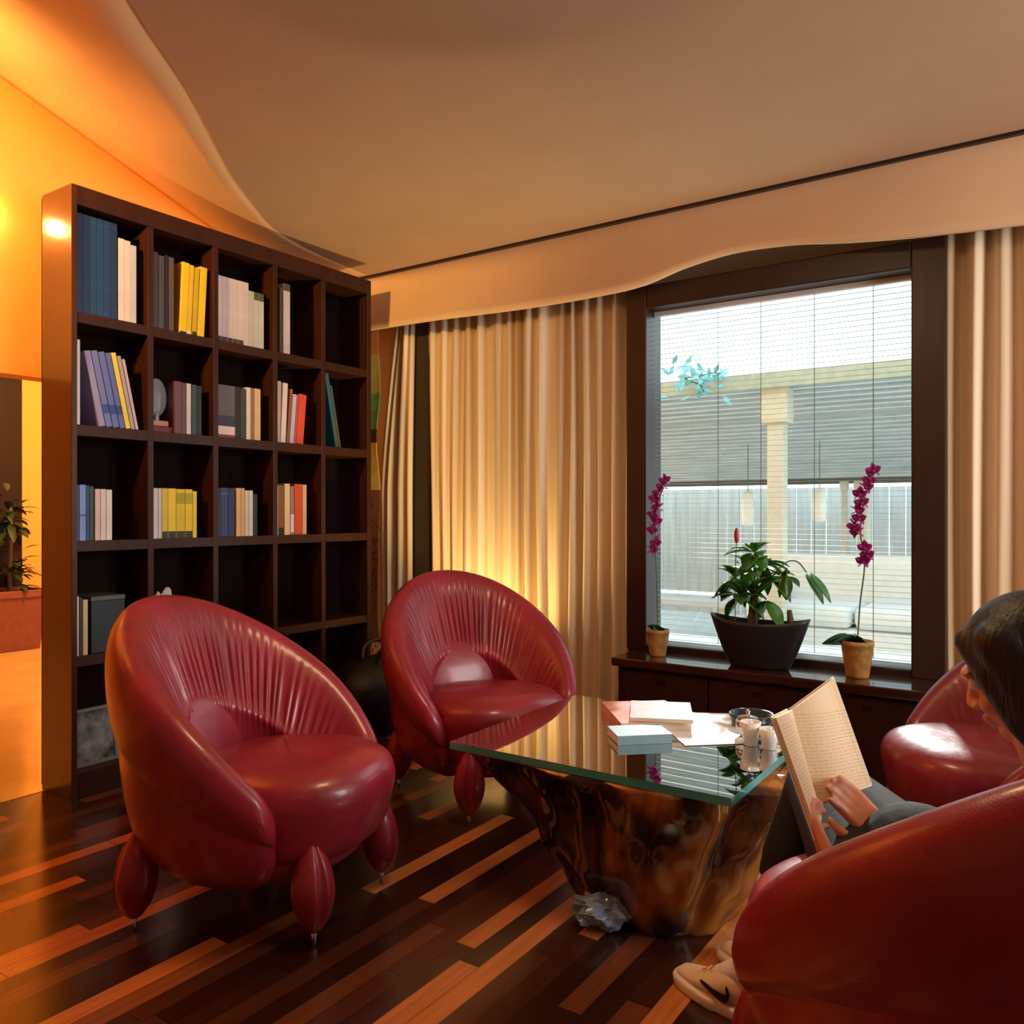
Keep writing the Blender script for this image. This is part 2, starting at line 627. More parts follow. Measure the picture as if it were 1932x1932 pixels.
# hall beyond the opening
M_HALL = wall_mat('hall_wall_paint', rgb(242, 176, 74))
m = MB().box(-8.34, -8.2, -4.0, 5.2, 0, 3.4)
struct(m.build('wall_hall', M_HALL))
struct(MB().box(-8.2, -3.87, 5.2, 5.34, 0, 3.4).build('wall_hall_end', M_HALL))
struct(MB().box(-8.34, -3.87, -4.0, 5.34, 3.3, 3.42).build('ceiling_hall', M_HALL))

# pelmet: a draped band along the window wall with an uneven lower edge
low = [(-3.74, 2.25), (-3.47, 2.243), (-3.0, 2.235), (-2.5, 2.225), (-1.95, 2.222), (-1.70, 2.235), (-1.48, 2.285), (-1.25, 2.312), (-1.0, 2.300), (-0.75, 2.262), (-0.45, 2.232), (0.0, 2.215), (0.6, 2.21), (1.4, 2.22), (3.9, 2.22)]
lp = catmull([(a, b, 0) for a, b in low], 120)
m = MB()
rings = []
for q in lp:
    sway = 0.012*math.sin(q.x*2.3) + 0.008*math.sin(q.x*5.1 + 1)
    rings.append([(q.x, 3.60 + 0.02*math.sin(PI*t)*1.0 + sway*t - 0.035*t*(1 - t), 2.60 - (2.60 - q.y)*t) for t in [k/10 for k in range(11)]])
m.loft(rings, caps=False, closed=False)
struct(m.build('trim_1', M_PELMET, smooth=True, solid=0.02))
struct(MB().box(-3.75, 4.0, 3.57, 3.598, 2.552, 2.60).build('gap_shadow_strip', M_FRAME))  # dark strip standing in for the shadow line between ceiling and pelmet
struct(MB().box(-3.75, 4.0, 3.60, 3.86, 2.60, 2.64).build('trim_4', M_FRAME))

# window: dark frame, glass pane
win = struct(empty('window_1', (0, 0, 0)))
m = MB()
FX0, FX1, IX0, IX1, FT, IT = -1.84, -0.42, -1.732, -0.549, 2.262, 2.15
m.box(FX0, IX0, 3.70, 3.88, 0.47, FT).box(IX1, FX1, 3.70, 3.88, 0.47, FT).box(IX0, IX1, 3.70, 3.88, IT, FT).box(IX0, IX1, 3.72, 3.88, 0.455, 0.50)
struct(m.build('window_frame', M_FRAME, win, bevel=0.006))
struct(MB().box(IX0, IX1, 3.845, 3.853, 0.50, IT).build('window_glass', M_GLASSW, win))

struct(MB().box(-2.0, -0.2, 4.0, 4.28, 0.42, 0.475).build('trim_5', mat('white_stone_ledge', rgb(228, 230, 230), 0.6, noise_amt=0.05)))

# fine slatted blind inside the pane
M_SLAT = mat('pale_blind_slat', rgb(206, 212, 208), 0.5, noise_amt=0.05)
M_CORD = mat('grey_blind_cord', rgb(88, 96, 96), 0.8, noise_amt=0.1)
bl = thing('window_blind', 'fine slatted pale blind with thin grey cords in the dark window frame', 'blind', (-1.14, 3.80, 0.5))
m = MB()
z = 0.52
while z < 2.13:
    m.box(-0.588, 0.588, -0.006, 0.006, z - 0.50, z - 0.4990)
    z += 0.024
m.build('slats', M_SLAT, bl)
for cx in (-1.40, -1.195, -0.955, -0.71):
    MB().tube([(cx + 1.14, -0.008, 0.02), (cx + 1.14, -0.008, 1.645)], 0.0016, 6).build('cord', M_CORD, bl)
MB().box(-0.588, 0.588, -0.012, 0.012, 1.625, 1.648).build('headrail', M_WHITE, bl)

# ------------------------------------------------------------------ outside on the terrace
M_TERR = mat('terrace_stone', rgb(200, 208, 212), 0.8, noise_amt=0.15, noise_scale=3)
struct(MB().box(-12, 6, 4.01, 20, -0.2, -0.05).build('ground', M_TERR))
M_CANOPY = mat('grey_canopy', rgb(180, 188, 190), 0.85, noise_amt=0.25, noise_scale=5, noise_stretch=(0.6, 7, 1))
cp = thing('canopy', 'grey slatted terrace canopy on a cream post outside the window', 'canopy')
m = MB()
for k in range(26):
    y0 = 6.0 + k*0.11
    z0 = 2.10 - 0.215*(y0 - 6.0)
    m.box(-4.6, 0.4, y0, y0 + 0.102, z0 - 0.012, z0 + 0.012)
m.build('roof', M_CANOPY, cp)
MB().box(-4.6, 0.4, 5.94, 6.0, 2.05, 2.16).build('eave', mat('canopy_eave', rgb(176, 182, 164), 0.7, noise_amt=0.2), cp)
M_POST = mat('cream_post', rgb(204, 198, 180), 0.6, noise_amt=0.1)
m = MB().box(-1.855, -1.735, 6.02, 6.14, -0.05, 1.83).box(-1.89, -1.70, 5.99, 6.17, 1.80, 2.06)
m.build('post', M_POST, cp, bevel=0.01)
MB().box(-4.6, 0.4, 8.80, 8.90, 1.44, 1.50).build('beam', mat('dark_beam', rgb(96, 96, 92), 0.7, noise_amt=0.2), cp)
for x in (-4.5, 0.3):
    MB().box(x - 0.06, x + 0.06, 8.8, 8.9, -0.05, 1.44).build('post', M_POST, cp)
reroot(cp, (-1.8, 6.08, -0.05))
M_FENCE = mat('grey_fence', rgb(186, 192, 194), 0.8, noise_amt=0.25, noise_scale=3, noise_stretch=(8, 8, 0.5))
m = MB()
for k in range(46):
    m.box(-5.6 + k*0.16, -5.6 + k*0.16 + 0.148, 9.4, 9.43, -0.05, 1.42)
tag(m.build('board_fence', M_FENCE), 'tall grey board fence at the far edge of the terrace', 'fence')
M_LANT = mat('white_lantern', rgb(245, 245, 240), 0.5, noise_amt=0.04)
for i, (x, y, z, h, lab) in enumerate(((-2.45, 7.4, 1.02, 0.32, 'tall narrow white lantern hanging outside just left of the cream post'), (-1.82, 7.4, 1.06, 0.30, 'narrow white lantern hanging outside right of the cream post'))):
    t = thing('hanging_lantern', lab, 'lantern', (x, y, z), 0, 'white lanterns under the terrace canopy')
    MB().lathe([(0.03, 0), (0.055, 0.02), (0.06, h*0.5), (0.05, h - 0.03), (0.02, h)], n=16).build('shade', M_LANT, t, smooth=True)
    MB().tube([(0, 0, h), (0, 0, 2.0 - 0.215*(y - 6.0) + 0.07 - z)], 0.004, 6).build('cord', M_CORD, t)
M_CUSH = mat('pale_cushion', rgb(224, 230, 234), 0.8, noise_amt=0.08, bump=0.1)
sf = thing('outdoor_sofa', 'pale outdoor sofa on the terrace at the lower right of the window', 'sofa', (-1.30, 6.6, -0.05))
MB().box(-0.75, 0.75, -0.40, 0.42, 0.05, 0.36).build('base', M_CUSH, sf, bevel=0.04)
MB().box(-0.75, 0.75, 0.22, 0.45, 0.36, 0.86).build('backrest', M_CUSH, sf, bevel=0.06)
MB().box(-0.78, -0.60, -0.40, 0.40, 0.36, 0.62).build('armrest', M_CUSH, sf, bevel=0.05)
MB().box(0.60, 0.78, -0.40, 0.40, 0.36, 0.62).build('armrest', M_CUSH, sf, bevel=0.05)
for k in range(2):
    MB().box(-0.58 + k*0.59, -0.01 + k*0.59, -0.42, 0.24, 0.36, 0.52).build('cushion', M_CUSH, sf, bevel=0.05)
for x, lab in ((-1.66, 'thin cream column at the back of the terrace, beside a thicker one'), (-1.50, 'thicker cream column at the back of the terrace behind the sofa')):
    w = 0.028 if x < -1.6 else 0.06
    t = thing('terrace_column', lab, 'column', (x, 7.6, -0.05), 0, 'cream columns behind the terrace sofa')
    MB().lathe([(w*1.3, 0), (w*1.3, 0.06), (w, 0.08), (w*0.9, 1.38), (w*1.4, 1.42), (w*1.4, 1.47)], n=16).build('shaft', M_POST, t, smooth=True)
tb = thing('terrace_table', 'low pale terrace table outside, left of the cream post', 'table', (-2.9, 7.0, -0.05))
MB().box(-0.55, 0.55, -0.4, 0.4, 0.40, 0.45).build('tabletop', M_TERR, tb, bevel=0.01)
for sx in (-1, 1):
    for sy in (-1, 1):
        MB().box(sx*0.48 - 0.03, sx*0.48 + 0.03, sy*0.34 - 0.03, sy*0.34 + 0.03, 0, 0.40).build('leg', M_POST, tb)
# blue-green vine tuft by the canopy eave
random.seed(3)
m = MB()
for k in range(60):
    c = Vector((-2.30 + random.gauss(0, 0.13), 5.8 + random.gauss(0, 0.06), 2.16 + random.gauss(0, 0.06)))
    a, b = random.uniform(0, PI), random.uniform(-0.8, 0.8)
    u = Vector((math.cos(a)*math.cos(b), 0.3*math.sin(a), math.sin(b))).normalized()
    w = u.orthogonal().normalized()
    m.add([c - u*0.05, c + w*0.02, c + u*0.05, c - w*0.02], [(0, 1, 2, 3)])
t = thing('hanging_vine', 'blue-green vine tuft hanging at the canopy eave outside', 'plant', (-2.30, 5.8, 2.05))
o = m.build('foliage', mat('blue_green_leaf', rgb(120, 190, 196), 0.6, noise_amt=0.2), t)
o.data.transform(Matrix.Translation((2.30, -5.8, -2.05)))
m = MB().tube([(0, 0.15, 0), (0, 0.05, 0.05), (-0.1, 0, 0.1), (0.15, 0, 0.12)], 0.006, 6)
m.build('stem', M_STEM, t)

# ------------------------------------------------------------------ curtains
def curtain(name_label, x0, x1, y, z0, z1, folds, seed, top=None, group='cream curtains along the window wall', amp=0.044):
    rnd = random.Random(seed)
    n = folds*14
    ph = [rnd.uniform(-0.9, 0.9) for _ in range(folds + 2)]
    am = [rnd.uniform(0.35, 1.15) for _ in range(folds + 2)]
    rings = []
    nz = 18
    for i in range(n + 1):
        u = i/n
        k = u*folds
        a = int(k); f = k - a
        p = ph[a]*(1 - f) + ph[a+1]*f
        q = am[a]*(1 - f) + am[a+1]*f
        w = math.sin(2*PI*k + p*2.0)
        w = math.copysign(abs(w)**0.75, w)
        row = []
        for j in range(nz + 1):
            t = j/nz
            xx0, xx1 = x0, x1
            if top:
                s = max(0.0, (t - 0.55)/0.45)**1.3
                xx0 = x0 + (top[0] - x0)*s; xx1 = x1 + (top[1] - x1)*s
            x = xx0 + (xx1 - xx0)*u + 0.008*math.sin(3*t + p*4)
            yy = y + amp*q*w*(1.0 - 0.25*t) + 0.008*math.sin(9*u + 4*t)
            row.append((x, yy, z0 + (z1 - z0)*t))
        rings.append(row)
    m = MB().loft(rings, caps=False, closed=False)
    o = m.build('curtain', M_CURT, smooth=True, solid=0.004)
    tag(o, name_label, 'curtain', group)
    c = (x0 + x1)/2
    o.data.transform(Matrix.Translation((-c, -y, -z0)))
    o.location = (c, y, z0)
    return o


curtain('narrow cream curtain gathered beside the bookcase, left of the dark gap', -3.60, -3.32, 3.78, 0.012, 2.30, 4, 11, top=(-3.44, -3.30))
curtain('wide cream curtain lit yellow from below behind the far armchair', -3.20, -2.50, 3.785, 0.012, 2.30, 8, 5)
curtain('cream curtain hanging against the left side of the dark window frame', -2.50, -1.835, 3.765, 0.012, 2.30, 8, 23)
curtain('cream curtain hanging right of the window behind the seated reader', -0.42, 0.78, 3.765, 0.012, 2.30, 12, 31)
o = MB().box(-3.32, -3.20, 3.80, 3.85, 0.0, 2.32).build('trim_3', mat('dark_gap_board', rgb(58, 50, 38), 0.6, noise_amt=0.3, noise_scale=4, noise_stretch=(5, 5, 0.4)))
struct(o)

# patterned hanging in the corner beside the bookcase
def hanging_mat():
    N = NT('patterned_textile')
    tc = N.n('ShaderNodeTexCoord')
    sp = N.n('ShaderNodeSeparateXYZ')
    N.l(tc.outputs['Object'], sp.inputs[0])
    cr = N.n('ShaderNodeValToRGB')
    cr.color_ramp.interpolation = 'CONSTANT'
    e = cr.color_ramp.elements
    e[0].position = 0; e[0].color = rgb(196, 160, 90)
    e[1].position = 0.12; e[1].color = rgb(120, 72, 28)
    for p, c in ((0.52, rgb(206, 180, 84)), (0.645, rgb(56, 22, 14)), (0.68, rgb(96, 168, 66)), (0.78, rgb(178, 170, 80)), (0.88, rgb(186, 122, 70))):
        q = e.new(p); q.color = c
    z = N.math('DIVIDE', sp.outputs[2], 2.3)
    N.l(z, cr.inputs[0])
    vo = N.n('ShaderNodeTexVoronoi')
    vo.inputs['Scale'].default_value = 26
    N.l(tc.outputs['Object'], vo.inputs['Vector'])
    sp2 = N.math('LESS_THAN', vo.outputs['Distance'], 0.30)
    lowm = N.math('MULTIPLY', sp2, N.math('MULTIPLY', N.math('LESS_THAN', z, 0.52), 0.75))
    mx = N.n('ShaderNodeMix', data_type='RGBA')
    N.l(lowm, mx.inputs['Factor'])
    N.l(cr.outputs[0], mx.inputs['A'])
    mx.inputs['B'].default_value = rgb(40, 18, 8)
    N.l(mx.outputs['Result'], N.b.inputs['Base Color'])
    N.b.inputs['Roughness'].default_value = 0.7
    return N.m


t = thing('wall_hanging', 'narrow patterned textile hanging in the corner between bookcase and curtain', 'wall hanging', (-3.585, 3.66, 0.08))
m = MB()
m.loft([[(0.0 + 0.008*math.sin(j*1.1), 0, 2.3*j/24), (0.10 + 0.008*math.sin(j*1.1), 0.012*math.sin(j*0.7), 2.3*j/24)] for j in range(25)], caps=False, closed=False)
m.build('cloth', hanging_mat(), t, solid=0.006)
MB().tube([(-0.03, 0, 2.31), (0.13, 0, 2.31)], 0.008, 8).build('rod', M_WOOD, t)

# ------------------------------------------------------------------ window-sill cabinet
cb = thing('low_cabinet', 'long low dark wooden cabinet under the window, carrying the plants', 'cabinet', (-0.8, 3.65, 0))
MB().box(-0.99, 0.37, -0.21, 0.20, 0.43, 0.47).build('top', M_SILL, cb, bevel=0.006)
MB().box(-0.97, 0.35, -0.17, 0.19, 0.05, 0.43).build('body', M_WOOD, cb)
MB().box(-0.95, 0.33, -0.15, 0.18, 0.0, 0.05).build('plinth', M_BLACK, cb)
for k in range(3):
    x = -0.955 + k*0.435
    d = MB().box(x, x + 0.425, -0.187, -0.170, 0.07, 0.415).build('door', M_WOOD, cb, bevel=0.004)
    MB().box(x + 0.195, x + 0.23, -0.197, -0.187, 0.375, 0.385).build('handle', M_BLACK, d)

# ------------------------------------------------------------------ bookcase
BX0, BX1 = -3.53, -3.295
bc = thing('bookcase', 'tall dark wooden open bookcase standing as a divider along the left', 'bookcase')
SH = [(2.384, 2.462), (1.912, 1.955), (1.457, 1.502), (0.990, 1.033), (0.526, 0.568), (0.0, 0.101)]
M_PANEL = mat('polished_side_wood', rgb(70, 38, 20), 0.24, coat=0.35, noise_amt=0.35, noise_scale=4, noise_stretch=(9, 9, 0.8))
MB().box(BX0, BX1, 1.71, 1.733, 0, 2.462).build('side_panel', M_PANEL, bc, bevel=0.002)
MB().box(BX0, BX1, 3.372, 3.40, 0, 2.462).build('side_panel', M_WOOD, bc, bevel=0.002)
DIV = (2.052, 2.379, 2.725, 3.045)
for y in DIV:
    MB().box(BX0 + 0.01, BX1 - 0.002, y - 0.0135, y + 0.0135, 0.101, 2.384).build('divider', M_WOOD, bc, bevel=0.0015)
for i, (a, b) in enumerate(SH):
    nm = ('top_panel', 'shelf', 'shelf', 'shelf', 'shelf', 'plinth')[i]
    e = 0.0 if i in (0, 5) else 0.004
    MB().box(BX0 + 0.005, BX1 - e, 1.733, 3.372, a, b).build(nm, M_WOOD, bc, bevel=0.0015)
MB().box(BX0 - 0.008, BX0 + 0.008, 1.712, 3.398, 0.02, 2.45).build('back_panel', mat('bookcase_back', rgb(28, 15, 10), 0.85, spec=0.08, noise_amt=0.35, noise_scale=4, noise_stretch=(1, 9, 0.7)), bc)
reroot(bc, (-3.41, 2.555, 0))

ROWZ = (1.955, 1.502, 1.033, 0.568, 0.101)
ROWN = ('top shelf', 'second shelf', 'third shelf', 'fourth shelf', 'bottom shelf')
COLN = ('leftmost compartment', 'second compartment', 'middle compartment', 'fourth compartment', 'right-end compartment')
ORD = ('first', 'second', 'third', 'fourth', 'fifth', 'sixth', 'seventh', 'eighth', 'ninth', 'tenth')
COVERS = {}


def cover_mat(c):
    if c not in COVERS:
        COVERS[c] = mat('book_cover_%d_%d_%d' % c, rgb(*c), 0.45, noise_amt=0.12, noise_scale=18)
    return COVERS[c]


def book(y0, y1, zb, h, depth, c, label, group, tilt=0.0, front=-3.318, band=None, name='book'):
    """a book standing on a shelf with its spine to the room: cover (spine and two boards), page block"""
    w = y1 - y0
    t = thing(name, label, 'book', (front - depth/2, (y0 + y1)/2, zb), 0, group)
    m = MB()
    bt = min(0.003, w*0.12)
    m.box(depth/2 - bt, depth/2, -w/2, w/2, 0, h)
    m.box(-depth/2, depth/2 - bt, -w/2, -w/2 + bt, 0, h)
    m.box(-depth/2, depth/2 - bt, w/2 - bt, w/2, 0, h)
    m.build('cover', cover_mat(c), t, bevel=0.001)
    MB().box(-depth/2 + 0.004, depth/2 - bt, -w/2 + bt, w/2 - bt, 0.004, h - 0.004).build('pages', M_PAGE, t)
    if band:
        for (z0, z1, bc_) in band:
            MB().box(depth/2, depth/2 + 0.0006, -w/2 + 0.001, w/2 - 0.001, h*z0, h*z1).build('spine_label', cover_mat(bc_), t)
    if tilt:
        t.rotation_euler = (tilt, 0, 0)
        t.location.z = zb + abs(math.sin(tilt))*w/2 + 0.0005
        # pivot is the middle of the foot: a leaning book stands on its lower edge
    return t


def fill(row, col, items, group):
    """items: (y0, y1, height, colour, description, tilt, band)"""
    for i, it in enumerate(items):
        y0, y1, h, c, d = it[:5]
        tilt = it[5] if len(it) > 5 else 0
        band = it[6] if len(it) > 6 else None
        dp = it[7] if len(it) > 7 else 0.165
        lab = '%s, %s from the left in the %s of the %s' % (d, ORD[i], COLN[col], ROWN[row])
        book(y0, y1, ROWZ[row], h, dp, c, lab, group, tilt, band=band)


NAVY, WHT, PINKW = (14, 58, 108), (232, 220, 222), (236, 214, 216)
blue = []
for k in range(6):
    blue.append((1.738 + k*0.0292, 1.738 + k*0.0292 + 0.0284, 0.405, ((12, 52, 100), (16, 62, 116), (14, 64, 112), (12, 66, 118), (16, 60, 120), (18, 52, 98))[k], 'tall navy book', 0, [(0.30, 0.305, (60, 90, 130)), (0.94, 0.945, (60, 90, 130))]))
wh = [(1.918 + k*0.027, 1.918 + k*0.027 + 0.026, h, c, 'white spined book') for k, (h, c) in enumerate(((0.35, WHT), (0.348, PINKW), (0.335, (196, 208, 220))))]
fill(0, 0, blue + wh, 'books on the top shelf')
YEL = (240, 206, 22)
fill(0, 1, [(2.072, 2.100, 0.335, (78, 66, 64), 'dark grey book'), (2.102, 2.128, 0.325, (96, 90, 84), 'grey book'), (2.130, 2.150, 0.335, (34, 28, 28), 'black book'),
            (2.152, 2.176, 0.33, (92, 78, 80), 'dull mauve book'),
            (2.205, 2.238, 0.325, YEL, 'yellow book', -0.055, [(0.0, 0.03, (40, 52, 20))]), (2.240, 2.262, 0.32, (226, 196, 40), 'dull yellow book', -0.055, [(0.0, 0.05, (220, 214, 200))]),
            (2.266, 2.290, 0.315, (210, 180, 30), 'mustard book', -0.055, [(0.0, 0.06, (50, 44, 20))]), (2.294, 2.330, 0.325, YEL, 'bright yellow book', -0.055)], 'books on the top shelf')
pal = []
for k in range(9):
    h = 0.31 if k < 6 else 0.275
    pal.append((2.396 + k*0.0305, 2.396 + k*0.0305 + 0.0298, h, ((222, 208, 212), (208, 198, 202), (214, 204, 206), (204, 198, 196), (210, 202, 206), (206, 198, 200), (186, 192, 182), (192, 198, 190), (196, 202, 196))[k], 'pale lilac volume' if k < 6 else 'pale grey-green volume', 0, [(0.0, 0.08, (70, 52, 54))] if k < 5 else ([(0.86, 1.0, (74, 92, 62))] if k > 6 else None)))
fill(0, 2, pal, 'books on the top shelf')
fill(0, 3, [(2.768, 2.786, 0.335, (86, 72, 44), 'thin olive book'), (2.792, 2.835, 0.36, (222, 206, 208), 'white spined book', 0, [(0.90, 1.0, (90, 76, 78))])], 'books on the top shelf')

LAV = (112, 124, 196)
fill(1, 0, [(1.735, 1.756, 0.345, (238, 228, 232), 'tall thin white book'),
            (1.836, 1.862, 0.31, (150, 150, 206), 'leaning lavender book', 0.21), (1.866, 1.892, 0.315, LAV, 'leaning periwinkle book', 0.21, [(0.18, 0.30, (40, 78, 168))]),
            (1.896, 1.922, 0.315, (98, 114, 190), 'leaning blue book', 0.21, [(0.18, 0.30, (34, 72, 160))]), (1.926, 1.948, 0.315, (90, 108, 182), 'leaning deep blue book', 0.21, [(0.18, 0.30, (30, 66, 150))]),
            (1.952, 1.972, 0.32, (238, 216, 70), 'leaning yellow book', 0.21), (1.976, 1.992, 0.31, (170, 168, 176), 'leaning grey book', 0.21), (1.996, 2.008, 0.30, (196, 184, 200), 'leaning pale grey book', 0.21)], 'books on the second shelf')
fill(1, 1, [(2.182, 2.214, 0.235, (104, 66, 76), 'dull maroon book'), (2.216, 2.238, 0.232, (92, 66, 84), 'plum book'), (2.240, 2.262, 0.232, (198, 200, 210), 'white spined book'),
            (2.266, 2.292, 0.230, (44, 72, 84), 'dark teal book'), (2.294, 2.318, 0.228, (22, 38, 44), 'near-black book')], 'books on the second shelf')
fill(1, 2, [(2.398, 2.500, 0.250, (96, 94, 98), 'thick grey photo-covered volume', 0, [(0.0, 0.06, (130, 44, 50)), (0.06, 0.22, (228, 206, 210)), (0.22, 0.42, (52, 54, 62))]), (2.502, 2.530, 0.25, (36, 28, 28), 'black book'),
            (2.532, 2.562, 0.245, (54, 62, 56), 'dark green book'), (2.566, 2.590, 0.255, (216, 212, 214), 'white spined book'), (2.592, 2.612, 0.255, (150, 112, 78), 'thin brown book'), (2.614, 2.650, 0.255, (214, 186, 130), 'tan book')], 'books on the second shelf')
fill(1, 3, [(2.745, 2.772, 0.31, (190, 176, 160), 'beige book', -0.02), (2.775, 2.806, 0.305, (236, 222, 220), 'white book', -0.05), (2.812, 2.828, 0.28, (150, 96, 66), 'thin brown book', -0.09),
            (2.832, 2.858, 0.255, (190, 190, 208), 'leaning grey-blue book', -0.09), (2.862, 2.872, 0.255, (196, 90, 110), 'slim pink book', -0.09), (2.876, 2.922, 0.26, (222, 78, 44), 'leaning orange-red book', -0.09)], 'books on the second shelf')
fill(1, 4, [(3.150, 3.176, 0.40, (28, 104, 124), 'leaning teal book', 0.20, [(0.0, 0.35, (70, 92, 82))], 0.15), (3.180, 3.190, 0.34, (104, 92, 78), 'leaning brown book', 0.20, None, 0.15)], 'books on the second shelf')

fill(2, 0, [(1.738, 1.752, 0.225, (40, 72, 130), 'thin dark blue book'), (1.754, 1.780, 0.228, (122, 160, 226), 'light blue book', 0, [(0.44, 0.47, (60, 90, 160))]), (1.782, 1.794, 0.225, (30, 76, 130), 'slim mid blue book'),
            (1.796, 1.812, 0.222, (40, 74, 70), 'dark green book'), (1.818, 1.840, 0.212, (224, 196, 196), 'pinkish white book'), (1.842, 1.864, 0.212, (222, 216, 210), 'off-white book'), (1.866, 1.890, 0.210, (226, 224, 222), 'white book')], 'books on the third shelf')
fill(2, 1, [(2.070, 2.098, 0.222, (216, 204, 214), 'pale lilac book'), (2.100, 2.116, 0.222, (206, 206, 200), 'pale grey book'),
            (2.118, 2.146, 0.222, (220, 196, 40), 'mustard yellow book', 0, [(0.0, 0.14, (40, 36, 20))]), (2.148, 2.186, 0.222, (232, 206, 30), 'bright yellow book', 0, [(0.0, 0.14, (36, 34, 20))]), (2.188, 2.232, 0.220, (214, 196, 16), 'dull yellow book', 0, [(0.0, 0.14, (40, 38, 20)), (0.70, 0.92, (168, 158, 8))]),
            (2.234, 2.270, 0.220, (228, 204, 20), 'yellow book', 0, [(0.0, 0.14, (40, 38, 20)), (0.70, 0.92, (176, 164, 10))]), (2.272, 2.292, 0.212, (226, 206, 50), 'slim yellow book')], 'books on the third shelf')
fill(2, 2, [(2.400, 2.418, 0.23, (46, 48, 72), 'thin dark slate book'), (2.420, 2.462, 0.232, (40, 62, 112), 'dark blue book', 0, [(0.86, 0.9, (70, 100, 120))]), (2.464, 2.496, 0.230, (36, 52, 100), 'navy book'),
            (2.508, 2.532, 0.232, (222, 178, 128), 'peach book'), (2.534, 2.556, 0.232, (204, 176, 122), 'tan book'), (2.558, 2.580, 0.222, (208, 200, 180), 'cream book'), (2.582, 2.604, 0.222, (206, 212, 208), 'pale grey book'), (2.606, 2.630, 0.205, (22, 44, 46), 'black-green book')], 'books on the third shelf')
fill(2, 3, [(2.744, 2.760, 0.250, (206, 190, 184), 'thin off-white book'), (2.762, 2.796, 0.252, (140, 84, 44), 'brown book', 0, [(0.0, 0.15, (20, 12, 10))]), (2.800, 2.834, 0.262, (232, 206, 150), 'cream book'),
            (2.837, 2.862, 0.250, (150, 118, 140), 'mauve book', 0, [(0.05, 0.42, (224, 204, 220))]), (2.866, 2.916, 0.262, (206, 76, 36), 'orange-red book'), (2.919, 2.945, 0.260, (206, 176, 140), 'beige book')], 'books on the third shelf')
fill(3, 0, [(1.736, 1.752, 0.24, (210, 192, 194), 'thin pinkish white book'), (1.756, 1.764, 0.235, (64, 70, 58), 'slim dark olive book'), (1.768, 1.788, 0.225, (206, 190, 148), 'cream book')], 'books on the fourth shelf')

# the other things standing in the bookcase
t = thing('trophy', 'grey oval plaque on a dark red base in the second shelf', 'trophy', (-3.38, 2.13, 1.502))
MB().box(-0.04, 0.04, -0.055, 0.055, 0, 0.03).build('base', cover_mat((112, 34, 30)), t, bevel=0.004)
MB().box(-0.03, 0.03, -0.042, 0.042, 0.03, 0.055).build('plinth', cover_mat((196, 140, 130)), t, bevel=0.004)
m = MB()
m.ell((0, 0, 0.16), 0.012, 0.05, 0.085)
m.cone((0, 0, 0.05), (0, 0, 0.09), 0.012, 0.012)
m.build('plaque', mat('grey_glass_plaque', rgb(130, 140, 142), 0.25, coat=0.4, noise_amt=0.1), t, smooth=True)
t = thing('archive_box', 'large dark blue-green box standing in the leftmost compartment of the fourth shelf', 'box', (-3.40, 1.872, 0.568))
MB().box(-0.085, 0.085, -0.072, 0.072, 0, 0.215).build('body', cover_mat((24, 40, 50)), t, bevel=0.003)
MB().box(-0.087, 0.087, -0.074, 0.074, 0.215, 0.235).build('lid', cover_mat((78, 92, 86)), t, bevel=0.003)
t = thing('picture_frame', 'framed dark picture with pale marks on the bottom shelf by the side panel', 'picture frame', (-3.36, 1.84, 0.101))
t.rotation_euler = (0, -0.12, 0)
m = MB()
m.box(-0.008, 0.008, -0.10, -0.085, 0, 0.235).box(-0.008, 0.008, 0.085, 0.10, 0, 0.235).box(-0.008, 0.008, -0.085, 0.085, 0, 0.015).box(-0.008, 0.008, -0.085, 0.085, 0.22, 0.235)
m.build('frame', cover_mat((110, 118, 120)), t, bevel=0.002)
MB().box(-0.006, 0.0, -0.085, 0.085, 0.015, 0.22).build('picture', mat('dark_picture', rgb(40, 46, 46), 0.2, coat=0.4, noise_scale=16, color2=rgb(150, 160, 170)), t)
MB().box(-0.09, -0.006, -0.012, 0.012, 0.0, 0.012).build('stand', M_BLACK, t)
t = MB()
t.ell((0, 0, 0.045), 0.05, 0.06, 0.05)
o = t.build('paper_bird', mat('white_folded_paper', rgb(226, 220, 222), 0.6, noise_amt=0.1), smooth=False)
for v in o.data.vertices:
    v.co *= 1 + 0.35*noise.noise(v.co*40)
for v in o.data.vertices:
    v.co.z = max(v.co.z, 0.001)
o.location = (-3.38, 2.16, 0.568)
o.scale = (1, 1, 2.3)
tag(o, 'crumpled white paper on the fourth shelf just above the near armchair', 'paper')
o.name = 'crumpled_paper'

